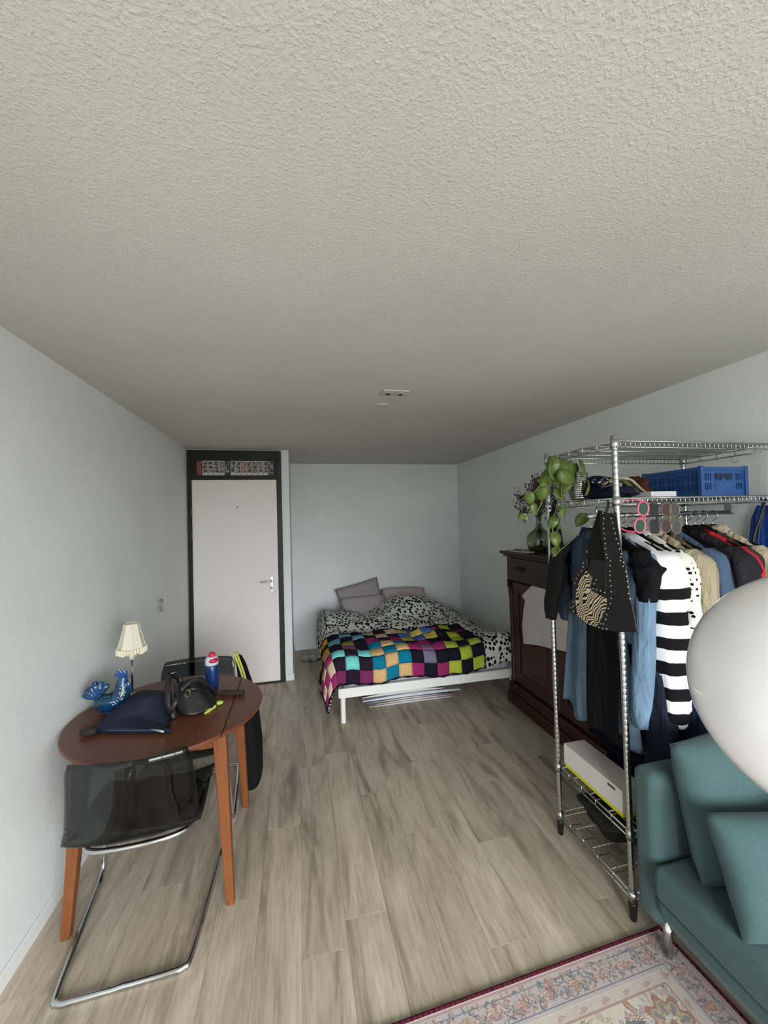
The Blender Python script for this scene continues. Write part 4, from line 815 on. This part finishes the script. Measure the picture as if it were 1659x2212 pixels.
# ---- sunglasses on the shelf edge
def sunglasses(label, x, zt, col, lens, s_=1.0, tilt=0, rnd=.8, arms=True):
    g = thing('sunglasses', label, 'sunglasses', (x, 1.40, zt-.13), 'sunglasses hooked on the shelf edge'); fm = M('frame_'+str(round(x*1000)), col, .35, spec=.5, coat=.3); lm = M('lens_'+str(round(x*1000)), lens, .18, spec=.35)
    T_ = Matrix.Translation((x, 1.392, zt-.07)) @ Matrix.Rotation(R(tilt), 4, 'Y')
    for sg in (1, -1):
        o_ = [(.024*s_*math.copysign(abs(cos(2*pi*k/24))**rnd, cos(2*pi*k/24)), sg*.034*s_+.027*s_*math.copysign(abs(sin(2*pi*k/24))**rnd, sin(2*pi*k/24))) for k in range(24)]
        q = MB(); q.T = T_; q.tube([(a, 0, c) for a, c in o_], .0038 if arms else .0026, 6, closed=True); fr_ = q.build('rim', fm, g, smooth=True)
        q = MB(); q.T = T_; q.prism(o_, lambda a, c, t_: (a, t_, c), -.0008, .0008); q.build('lens', lm, g)
        if arms:
            q = MB(); q.T = T_; q.tube(cat([(-.012*s_, .002, sg*.060*s_), (-.03*s_, .03, sg*.062*s_), (-.058*s_, .055, sg*.045*s_), (-.064*s_, .058, sg*.010*s_)], 5), [.0035]*16, 6); q.build('temple', fm, g, smooth=True)
    q = MB(); q.T = T_; q.tube([(.010*s_, -.002, .008), (.014*s_, -.004, 0), (.010*s_, -.002, -.008)], .0045, 6); q.build('bridge', fm, g, smooth=True)
    return g
sunglasses('bright pink sunglasses with green lenses hooked on the shelf edge', 1.437, 1.755, (214, 84, 128), (38, 74, 56), 1.12, 16, .9)
sunglasses('black square sunglasses next to the pink pair', 1.503, 1.748, (22, 22, 24), (34, 36, 38), 1.05, 0, .6, False)
sunglasses('leopard-framed sunglasses with brown lenses on the shelf edge', 1.566, 1.750, (92, 76, 60), (62, 42, 42), 1.05, 4, .9, False)
sunglasses('round metal-framed sunglasses, rightmost on the shelf edge', 1.615, 1.746, (98, 88, 62), (64, 66, 62), 1.10, -4, 1.0, False)
# ---- on the second shelf
SZ = 1.775
cr_ = thing('folding_crate', 'blue plastic folding crate on the upper rack shelf', 'crate', (1.99, 1.62, SZ)); cm = M('crate_blue', (34, 72, 126), .45)
X0, X1, Y0, Y1, ZC = 1.862, 2.130, 1.468, 1.775, SZ+.135
MB().box(X0, X1, Y0, Y1, SZ, SZ+.012).build('bottom', cm, cr_)
def crate_side(name, a0_, a1_, fn, nslot):
    q = MB(); ph = [(SZ+.012, SZ+.030), (SZ+.062, SZ+.074), (SZ+.108, ZC)]
    def bar(a, b_, z0, z1): q.add([fn(a, z0, 0), fn(b_, z0, 0), fn(b_, z0, 1), fn(a, z0, 1), fn(a, z1, 0), fn(b_, z1, 0), fn(b_, z1, 1), fn(a, z1, 1)], [(0,3,2,1),(4,5,6,7),(0,1,5,4),(1,2,6,5),(2,3,7,6),(3,0,4,7)])
    for z0, z1 in ph: bar(a0_, a1_, z0, z1)
    w_ = (a1_-a0_)/nslot
    for k in range(nslot+1):
        c = a0_+k*w_; ww = .018 if k % 6 == 0 else .0045
        bar(max(a0_, c-ww/2), min(a1_, c+ww/2), SZ+.030, SZ+.062); bar(max(a0_, c-ww/2), min(a1_, c+ww/2), SZ+.074, SZ+.108)
    return q.build(name, cm, cr_)
crate_side('side_panel', Y0, Y1, lambda a, z, t_: (X0+.008*t_, a, z), 36); crate_side('side_panel', Y0, Y1, lambda a, z, t_: (X1-.008*t_, a, z), 36)
crate_side('end_panel', X0+.009, X1-.009, lambda a, z, t_: (a, Y0+.008*t_, z), 24); crate_side('end_panel', X0+.009, X1-.009, lambda a, z, t_: (a, Y1-.008*t_, z), 24)
MB().box(X0-.006, X0+.003, Y0-.006, Y1+.006, ZC-.012, ZC+.004).box(X1-.003, X1+.006, Y0-.006, Y1+.006, ZC-.012, ZC+.004).box(X0+.003, X1-.003, Y0-.006, Y0+.003, ZC-.012, ZC+.004).box(X0+.003, X1-.003, Y1-.003, Y1+.006, ZC-.012, ZC+.004).build('rim', cm, cr_, bevel=.001)
for x in (X0, X1):
    for y in (Y0, Y1): MB().box(x-.009, x+.009, y-.009, y+.009, SZ+.002, ZC+.008).build('corner_post', cm, cr_, bevel=.002)
MB().box((X0+X1)/2-.05, (X0+X1)/2+.05, Y0-.004, Y0+.001, SZ+.085, SZ+.104).build('handle_slot', M('slot_dark', (14, 30, 56), .6), cr_)
MB().box((X0+X1)/2-.05, (X0+X1)/2+.05, Y0-.003, Y0+.001, SZ+.025, SZ+.066).build('name_plate', cm, cr_, bevel=.001)
navyf = cloth('navy_cotton', (24, 27, 42), .2); creamf = cloth('cream_olive_scarf', (146, 140, 112), .25, 30)
blob('folded_clothes', navyf, None, 'folded dark navy clothes behind the front rack post on the upper shelf', 'clothes', (1.475, 1.62, SZ+.030), .095, .13, .030, .02, 2)
blob('polka_scarf', pol2, None, 'navy polka dot scarf heaped on the folded clothes', 'scarf', (1.445, 1.64, SZ+.086), .050, .075, .024, .02, 5)
o = MB().grid(lambda u, v: (1.41+.20*u, 1.52+.035*sin(3*u)+.06*v, SZ+.072+.022*sin(pi*min(1, u*1.05))-.05*max(0, u-.72)/.28+.006*sin(v*6)), 16, 6).build('striped_scarf', creamf, None, smooth=True, solid=.010); tag(o, 'cream and olive scarf draped over the folded clothes', 'scarf')
blob('brown_pouch', cloth('rust_brown', (66, 36, 28), .35), None, 'small rust-brown pouch between the folded clothes and the blue crate', 'pouch', (1.735, 1.70, SZ+.060), .055, .055, .058, .02, 9, 2.4)
o = MB().box(1.56, 1.70, 1.455, 1.56, SZ, SZ+.024).build('white_box', M('carton_white', (188, 188, 192), .6), None, bevel=.001); tag(o, 'flat white carton in front of the blue crate on the upper shelf', 'box')
# ---- pothos in a ribbed glass pot
px_, py_ = 1.385, 1.70
pt = thing('glass_pot', 'ribbed clear glass pot holding the trailing plant', 'pot', (px_, py_, SZ)); pr_ = [(0, .002), (.034, .002)]
for k in range(13): zc_ = .006+k*.010; r0 = .040+.009*sin(pi*k/12); pr_ += [(r0, zc_), (r0+.005, zc_+.005), (r0, zc_+.0095)]
pr_ += [(.040, .140), (.036, .14)]
MB().lathe(pr_, 28, (px_, py_, SZ)).build('ribbed_glass', see_through('ribbed_glass', (.66, .70, .64), 1.0, .06), pt, smooth=True)
MB().lathe([(0, .006), (.030, .008), (.033, .08), (0, .085)], 16, (px_, py_, SZ)).build('roots_and_water', M('root_brown', (92, 84, 46), .6, var=(60, .4)), pt, smooth=True)
LEAVES = [[1.203, 1.643, 1.944, 1], [1.316, 1.686, 1.927, 1.1], [1.38, 1.662, 1.934, 1], [1.215, 1.695, 1.892, 1], [1.264, 1.698, 1.897, 1.1], [1.245, 1.619, 1.883, 1], [1.364, 1.612, 1.832, 1], [1.283, 1.727, 1.811, .9], [1.195, 1.7, 1.877, .9], [1.175, 1.7, 1.815, 1], [1.105, 1.7, 1.791, .8], [1.126, 1.7, 1.737, .7], [1.059, 1.7, 1.705, .5], [1.076, 1.7, 1.7, .5], [1.253, 1.699, 1.731, .8], [1.236, 1.631, 1.715, .7], [1.232, 1.699, 1.672, .8], [1.42, 1.732, 1.681, .9], [1.229, 1.683, 1.591, .9], [1.243, 1.714, 1.527, .6], [1.315, 1.704, 1.856, 1], [1.162, 1.619, 1.918, 1.1], [1.28, 1.716, 1.952, 1.1], [1.351, 1.693, 1.918, 1], [1.256, 1.652, 1.943, 1]]
VINES = [[[1.372, 1.69, 1.907], [1.296, 1.69, 1.938], [1.237, 1.69, 1.938], [1.212, 1.69, 1.897], [1.191, 1.69, 1.814], [1.173, 1.69, 1.784], [1.13, 1.69, 1.713], [1.108, 1.69, 1.739]], [[1.372, 1.69, 1.907], [1.287, 1.69, 1.865], [1.278, 1.69, 1.793], [1.282, 1.69, 1.751], [1.252, 1.69, 1.731]], [[1.282, 1.69, 1.751], [1.26, 1.69, 1.659], [1.223, 1.69, 1.598], [1.22, 1.69, 1.665]], [[1.248, 1.69, 1.644], [1.318, 1.69, 1.616], [1.371, 1.69, 1.598]], [[1.372, 1.69, 1.907], [1.212, 1.69, 1.902], [1.164, 1.69, 1.856], [1.104, 1.69, 1.795]], [[1.223, 1.69, 1.598], [1.245, 1.69, 1.577], [1.25, 1.69, 1.54], [1.261, 1.69, 1.535], [1.316, 1.69, 1.569]], [[1.261, 1.69, 1.535], [1.235, 1.69, 1.512], [1.213, 1.69, 1.501]], [[1.377, 1.69, 1.886], [1.391, 1.69, 1.781], [1.347, 1.69, 1.745], [1.311, 1.69, 1.735], [1.294, 1.69, 1.767]], [[1.108, 1.69, 1.739], [1.085, 1.70, 1.70], [1.066, 1.70, 1.695]]]
po_ = thing('pothos_plant', 'trailing green pothos plant hanging off the left end of the rack', 'plant', (px_, py_, SZ+.01)); lfm = M('pothos_leaf', (74, 94, 34), .42, spec=.4, var=(18, .3), coat=.15); vm = M('vine_green', (104, 116, 56), .6)
for V in VINES: MB().tube(cat(V, 5), .0023, 6).build('vine', vm, po_, smooth=True)
rr = random.Random(21); lo = []
for sv in (0, 1):
    q = MB()
    def lf(u, v):  # heart-shaped leaf, tip at -z
        s_ = u*2-1; w_ = .074*max(0, v)**.75*max(0, 1-v)**.36+.0004; zz = .034-.088*(1-v)+(.016*abs(s_)*(v-.75)/.25 if v > .75 else 0)
        return (w_*s_, -.010*(1-s_*s_)+.012*(v-.5)**2*4*(1-2*sv), zz)
    q.T = Matrix.Translation((px_, py_, SZ+.01)); q.grid(lf, 6, 8); m_ = q.build('leaf', lfm, po_, smooth=True, solid=.0012); lo.append(m_)
for i, (x, y, z_, s_) in enumerate(LEAVES):
    if i < 2: o = lo[i]
    else: o = lo[i % 2].copy(); COL.objects.link(o)
    o.parent = po_; o.matrix_local = Matrix.Translation(Vector((x, y, z_))-Vector((px_, py_, SZ+.01))) @ Matrix.Rotation(rr.uniform(-.9, .9), 4, 'Z') @ Matrix.Rotation(rr.uniform(-.5, .4), 4, 'X') @ Matrix.Rotation(rr.uniform(-.8, .8), 4, 'Y') @ Matrix.Scale(.92*s_, 4)
# ---- lower shelves
S3 = .376; wb = M('box_white', (212, 208, 204), .45); yb = M('box_yellow', (214, 208, 20), .5)
b1 = thing('shoe_box', 'long white box with bright yellow base on the low rack shelf', 'box', (1.42, 1.68, S3))
MB().box(1.356, 1.475, 1.470, 1.846, S3, S3+.018).build('yellow_base', yb, b1, bevel=.001); MB().box(1.353, 1.478, 1.467, 1.849, S3+.018, S3+.118).build('lid', wb, b1, bevel=.002)
q = MB(); yy = 1.548   # illegible small dark lettering on the lid
for k, w_ in enumerate((.006, .005, .006, .006, .004, .006)): 
    q.box(1.3522, 1.3535, yy-w_, yy, S3+.094, S3+.106); yy -= w_+.002
q.build('lettering', blackpl, b1)
blob('navy_clothes', M('midnight_cloth', (16, 19, 32), .95, spec=.1, bump=(14, .6, .03)), None, 'heap of midnight blue clothes on the low shelf behind the white box', 'clothes', (1.66, 1.645, S3+.130), .170, .190, .126, .05, 3, 2.4, nu=40, nv=22)
blob('dark_clothes', M('dusk_cloth', (26, 29, 40), .95, spec=.1, bump=(14, .6, .03)), None, 'dark blue-grey clothes bundle at the right of the low shelf', 'clothes', (2.02, 1.645, S3+.110), .165, .185, .104, .04, 13, 2.4, nu=36, nv=18)
blob('black_handbag', M('dull_black_leather', (26, 26, 25), .6, spec=.3), None, 'round black bag on the bottom rack shelf', 'bag', (1.535, 1.69, .122+.072), .155, .150, .070, .03, 17, 2.2)
blob('brown_shoe', M('brown_suede', (62, 50, 38), .9), None, 'brown shoe beside the black bag on the bottom rack shelf', 'shoe', (1.80, 1.68, .122+.045), .08, .13, .044, .02, 19, 2.2)
# ---- things at the right end
bb_ = thing('blue_bag', 'bright blue fabric bag hanging at the right end of the rack', 'bag', (2.29, 1.50, 1.245)); bf = cloth('bright_blue', (44, 78, 160), .1)
MB().loft([ring((2.290, 1.50), .012, .030, 1.725), ring((2.288, 1.50), .018, .055, 1.66), ring((2.289, 1.50), .020, .070, 1.50, wob=.15), ring((2.289, 1.50), .021, .080, 1.35, wob=.15), ring((2.289, 1.50), .021, .080, 1.26), ring((2.289, 1.50), .015, .06, 1.245)]).build('body', bf, bb_, smooth=True)
strap([(2.288, 1.50, 1.715), (2.275, 1.50, 1.75), (2.260, 1.50, 1.775)], .016, 'loop', bf, bb_)
q = MB(); q.tube(cat([(2.19, 1.425, 1.755), (2.16, 1.435, 1.66), (2.135, 1.445, 1.58), (2.13, 1.45, 1.50), (2.13, 1.45, 1.36)], 6), .006, 8); q.tube(cat([(2.185, 1.43, 1.70), (2.165, 1.44, 1.62), (2.15, 1.445, 1.52), (2.13, 1.45, 1.50)], 6), .004, 8); tag(q.build('bag_strap', blackpl, None, smooth=True), 'black cord strap hanging beside the bright blue bag', 'strap')
tag(MB().tube(cat([(2.262, 1.62, 1.99), (2.264, 1.615, 1.965), (2.262, 1.60, 1.955), (2.262, 1.59, 1.97)], 4), .0022, 6).build('s_hook', steel, None, smooth=True), 'small metal hook hanging from the top shelf of the rack', 'hook')
# ================================================================== SOFA, RUG, GLOBE LAMP
teal = M('teal_fabric', (64, 86, 87), .95, spec=.15, var=(90, .07), bump=(380, .35, .003), sheen=.1)
so = thing('sofa', 'teal fabric sofa with low arm at the right', 'sofa', (1.75, .3, 0))
RT = .012
MB().prism([(1.262, .285), (2.20, .285), (2.20, .155), (1.318, .155), (1.268, .235)], lambda a, b_, t_: (a, t_, b_), -.74, 1.232).build('base', teal, so, bevel=.022, seg=4)
MB().box(1.276, 2.22, 1.236, 1.338, .150, .708).build('armrest', teal, so, bevel=.034, seg=5)
MB().box(1.276, 2.22, -.85, -.745, .150, .708).build('armrest', teal, so, bevel=.034, seg=5)
MB().box(2.10, 2.235, -.74, 1.232, .155, .66).build('backrest', teal, so, bevel=.034, seg=5)
MB().box(1.246, 2.095, .262, 1.230, .288, .408).build('seat_cushion', teal, so, bevel=.028, seg=5)
MB().box(1.246, 2.095, -.735, .255, .288, .408).build('seat_cushion', teal, so, bevel=.028, seg=5)
pip = M('teal_seam', (44, 66, 68), .95)
MB().tube([(1.262, -.735, .287), (1.262, 1.226, .287)], .003, 6).build('seam', pip, so)
for y in (1.262, .25, -.80):
    for x in (1.345, 2.15): MB().tube([(x, y, RT), (x, y, .16)], [.0145, .017], 14).build('leg', chrome, so, smooth=True)
def cushion(name, label, loc, rot, w_, h_, t_, seed, pinch=.05):
    q = MB(); q.T = Matrix.Translation(loc) @ Matrix.Rotation(rot[2], 4, 'Z') @ Matrix.Rotation(rot[0], 4, 'X') @ Matrix.Rotation(rot[1], 4, 'Y')
    q.pillow(w_, h_, t_, 28, 22, pinch, seed); o = q.build(name, teal, None, smooth=True, weld=True); return tag(o, label, 'cushion')
cushion('back_cushion', 'large teal back cushion leaning against the sofa arm', (1.690, 1.160, .638), (R(-10), R(-3), R(0)), .72, .47, .18, 3, .02)
cushion('throw_pillow', 'small teal throw pillow in front of the large back cushion', (1.505, .945, .565), (R(-20), R(-3), R(-15)), .46, .33, .15, 8, .06)
# ---- rug: woven pattern computed per cell
RW, RL, CELL = 1.72, 1.95, .0037
nx, ny = int(RW/CELL), int(RL/CELL); ii, jj = np.meshgrid(np.arange(nx), np.arange(ny)); U = (ii+.5)*CELL; V = (jj+.5)*CELL   # U from right edge inwards (to the left), V from the far edge inwards
img = np.zeros((ny, nx, 3)); rs = np.random.RandomState(4)
C_ = lambda r, g, b_: np.array(lin((r, g, b_)))
cream_, pinkish, rust, dusk, slate, sand, lilac, red_ = C_(204, 195, 182), C_(178, 150, 146), C_(158, 120, 108), C_(126, 138, 140), C_(112, 116, 126), C_(184, 164, 142), C_(184, 174, 174), C_(88, 36, 50)
d = np.minimum.reduce([U, V, RW-U, RL-V])
img[:] = cream_
img[d < .165] = C_(194, 184, 174)
img[(d < .125)] = lilac
def lines(lo, hi, c): img[(d > lo) & (d < hi)] = c
lines(.020, .026, pinkish); lines(.040, .044, slate*1.2); lines(.112, .116, slate*1.1); lines(.124, .128, cream_); lines(.160, .166, pinkish*.9)
def put(mask, c, k=1.0): img[mask] = img[mask]*(1-k)+c*k
def win(cx, cy, r):
    i0, i1 = max(0, int((cx-r)/CELL)), min(nx, int((cx+r)/CELL)+2); j0, j1 = max(0, int((cy-r)/CELL)), min(ny, int((cy+r)/CELL)+2)
    return (slice(j0, j1), slice(i0, i1))
def rosette(cx, cy, r, pet, cols, rot=0):
    w_ = win(cx, cy, r*1.1)
    def put(m, c): v_ = img[w_]; v_[m] = c
    dx, dy = U[w_]-cx, V[w_]-cy; rr_ = np.hypot(dx, dy)
    an = np.arctan2(dy, dx)+rot; edge_ = r*(.86+.14*np.cos(pet*an))
    put(rr_ < edge_, cols[0]); put(rr_ < edge_*.82, cols[1]); put((rr_ < edge_*.72) & (np.cos(pet*an) > .1), cols[2]); put(rr_ < r*.30, cols[3]); put(rr_ < r*.14, cols[0])
def leafm(cx, cy, L_, w_, rot, c, c2):
    wn_ = win(cx, cy, L_*1.3+w_)
    def put(m_, c_): v_ = img[wn_]; v_[m_] = c_
    dx, dy = U[wn_]-cx, V[wn_]-cy; a = dx*np.cos(rot)+dy*np.sin(rot); b_ = -dx*np.sin(rot)+dy*np.cos(rot); b_ = b_-.25*a*a/L_
    m = (np.abs(a) < L_) & (np.abs(b_) < w_*(1-(a/L_)**2)); put(m, c); put(m & (np.abs(b_) < w_*.3*(1-(a/L_)**2)), c2)
def vine(x0, y0, x1, y1, amp, k, c, w_=.004):
    L_ = math.hypot(x1-x0, y1-y0); ux, uy = (x1-x0)/L_, (y1-y0)/L_; dx, dy = U-x0, V-y0; a = dx*ux+dy*uy; b_ = -dx*uy+dy*ux
    put((a > 0) & (a < L_) & (np.abs(b_-amp*np.sin(k*a)) < w_), c)
# guard border: small alternating flowers and squiggles
def border(sw):
    Lb = RL if sw else RW; k = 0; s_ = .04
    while s_ < Lb-.04:
        c = (.078, s_) if sw else (s_, .078); e = k % 4
        if e == 0: rosette(*c, .017, 4, [rust, pinkish, rust*1.1, sand], .78)
        elif e == 2: rosette(*c, .013, 5, [slate, lilac, dusk, pinkish])
        else:
            leafm(c[0]+.008, c[1]+.006, .017, .006, .9+e, slate, lilac); leafm(c[0]-.008, c[1]-.008, .017, .006, -.7+e, pinkish*.9, cream_); leafm(c[0], c[1], .014, .005, 1.9, rust, cream_)
        s_ += .027; k += 1
for k in range(1500):
    s_ = rs.uniform(.02, RW-.02 if k % 2 else RL-.02); dd = rs.uniform(.034, .106); cc_ = [slate, pinkish*.85, rust, dusk, sand*.85][rs.randint(5)]
    leafm(*((s_, dd) if k % 2 else (dd, s_)), rs.uniform(.006, .015), rs.uniform(.0025, .0045), rs.uniform(0, pi), cc_, cc_)
border(True); border(False)
for s_ in np.arange(.05, RL, .09): leafm(.146, s_, .02, .007, 1.3, pinkish, sand)
for s_ in np.arange(.05, RW, .09): leafm(s_, .146, .02, .007, .3, pinkish, sand)
# field
fm_ = d > .168; keep = img.copy()
vine(.17, .20, 1.5, .62, .08, 9, slate*1.1); vine(.22, .17, .60, 1.5, .09, 8, slate*1.1); vine(.9, .17, .4, 1.2, .09, 8, dusk); vine(.17, .75, 1.5, 1.2, .10, 7, slate); vine(1.4, .17, .6, 1.5, .1, 7, dusk); vine(.17, .45, 1.55, .20, .05, 12, pinkish*.8)
for k in range(620):
    cx, cy = (rs.uniform(.17, 1.25), rs.uniform(.17, .75)) if k > 160 else (rs.uniform(.17, RW-.17), rs.uniform(.17, RL-.17)); c1 = [rust, dusk, pinkish, slate, sand][rs.randint(5)]; c2 = [cream_, sand, pinkish, lilac][rs.randint(4)]
    leafm(cx, cy, rs.uniform(.012, .034), rs.uniform(.004, .011), rs.uniform(0, pi), c1, c2)
for k in range(420): rosette(rs.uniform(.18, 1.25 if k > 120 else RW-.18), rs.uniform(.18, .8 if k > 120 else RL-.18), rs.uniform(.008, .016), 5, [[rust, slate, dusk, pinkish][rs.randint(4)], cream_, [rust, dusk, sand][rs.randint(3)], sand], rs.uniform(0, 3))
for (cx, cy, r, pet, cols) in [(.24, .26, .085, 8, [rust, sand, dusk, cream_]), (.50, .36, .135, 12, [dusk, sand, rust*1.25, cream_]), (.78, .40, .075, 9, [sand, slate, dusk, cream_]), (.30, .66, .12, 10, [rust, cream_, pinkish, dusk]), (.62, .78, .10, 9, [slate, sand, rust, cream_]), (1.02, .44, .12, 11, [rust, sand, dusk, cream_]), (1.30, .40, .08, 8, [dusk, cream_, rust, sand]), (.95, .95, .2, 16, [rust, sand, dusk, cream_]), (1.35, .85, .11, 10, [dusk, sand, rust, cream_]), (.40, 1.1, .12, 10, [dusk, cream_, rust, sand])]:
    rosette(cx, cy, r*1.25, 24, [lilac*.9, cream_, cream_, cream_]); rosette(cx, cy, r, pet, cols)
    rr_ = np.hypot(U-cx, V-cy); an = np.arctan2(V-cy, U-cx); put((rr_ < r*.82) & (np.sin(rr_*260/ (r/.1)) * np.cos(an*pet) > .55), cols[0], .8)
for (cx, cy, rot) in [(.33, .40, 2.2), (.40, .24, .4), (.66, .28, 2.6), (.70, .55, .8), (.24, .46, 1.6), (.92, .30, 2.4)]: leafm(cx, cy, .075, .024, rot, dusk*.75, slate*.7); leafm(cx+.03, cy+.035, .05, .016, rot+.5, slate, dusk)
img[~fm_] = keep[~fm_]
wear = np.array([[mnoise.noise(Vector((x*CELL*7, y*CELL*7, 3))) for x in range(0, nx, 4)] for y in range(0, ny, 4)]); wear = np.kron(wear, np.ones((4, 4)))[:ny, :nx]
pad = np.zeros((ny, nx)); pad[:wear.shape[0], :wear.shape[1]] = wear
img = img*(1+.10*pad[..., None])*(1+.05*rs.standard_normal((ny, nx, 1))); img = np.clip(img*.93+.07*cream_, 0, 1)
ex = (np.abs(np.sin(U/.0058*.9)) > .35) & (np.abs(np.sin(V/.0058*.9)) > .35)
img[(d < .016)] = red_
img[(d < .016) & ~ex] = red_*.4
gx, gy = np.meshgrid(np.arange(nx+1)*CELL, np.arange(ny+1)*CELL); ang = R(2.2); RC = (1.412, 1.366)
Xw = RC[0]-gx*cos(ang)+gy*sin(ang)*1; Yw = RC[1]-gx*sin(ang)-gy*cos(ang)
Zr = np.full_like(gx, .0105); Zr[(gx < .014) | (gy < .014) | (gx > RW-.014) | (gy > RL-.014)] = .0135
Zr[0, :] = .004; Zr[-1, :] = .004; Zr[:, 0] = .004; Zr[:, -1] = .004
vs_ = np.stack([Xw, Yw, Zr], -1).reshape(-1, 3)
idx = (np.arange(ny)[:, None]*(nx+1)+np.arange(nx)[None, :]).reshape(-1); fc = np.stack([idx, idx+nx+1, idx+nx+2, idx+1], -1)
me = bpy.data.meshes.new('rug'); me.vertices.add(len(vs_)); me.vertices.foreach_set('co', vs_.astype(np.float32).ravel()); me.loops.add(fc.size); me.loops.foreach_set('vertex_index', fc.astype(np.int32).ravel())
me.polygons.add(len(fc)); me.polygons.foreach_set('loop_start', np.arange(0, fc.size, 4, dtype=np.int32)); me.update(calc_edges=True)
ca = me.color_attributes.new('Col', 'FLOAT_COLOR', 'CORNER'); cc = np.concatenate([img.reshape(-1, 3), np.ones((nx*ny, 1))], 1); ca.data.foreach_set('color', np.repeat(cc, 4, axis=0).astype(np.float32).ravel())
me.materials.append(attr_mat('rug_pile', .95, (500, .3, .002))); o = bpy.data.objects.new('rug', me); COL.objects.link(o); tag(o, 'cream Persian-style rug with dark red edging under the sofa', 'rug')
# ---- opal globe floor lamp at the right edge
gx_, gy_, gz_, gr = .745, .404, 1.437, .175
gl = thing('globe_lamp', 'large white opal glass globe lamp at the right edge in front of the sofa', 'lamp', (gx_, gy_, RT))
opal = M('opal_glass', (236, 236, 238), .08, spec=.5, coat=.5); n, l, b = nodes(opal); b.inputs['Subsurface Weight'].default_value = .8; b.inputs['Subsurface Radius'].default_value = (.12, .12, .12); b.inputs['Subsurface Scale'].default_value = 1.0
MB().ell((gx_, gy_, gz_), (gr, gr, gr), 64, 40).build('globe', opal, gl, smooth=True)
MB().lathe([(.045, gz_-gr-.02), (.048, gz_-gr-.005), (.046, gz_-gr+.012)], 24, (gx_, gy_, 0)).build('globe_holder', chrome, gl, smooth=True)
MB().tube([(gx_, gy_, RT+.02), (gx_, gy_, gz_-gr)], .011, 14).build('pole', chrome, gl, smooth=True)
MB().lathe([(.14, 0), (.14, .014), (.13, .020), (.02, .024), (.012, .03)], 36, (gx_, gy_, RT+.0005)).build('base', chrome, gl, smooth=True)
for o in bpy.data.objects:
    if '_base' in o: del o['_base']
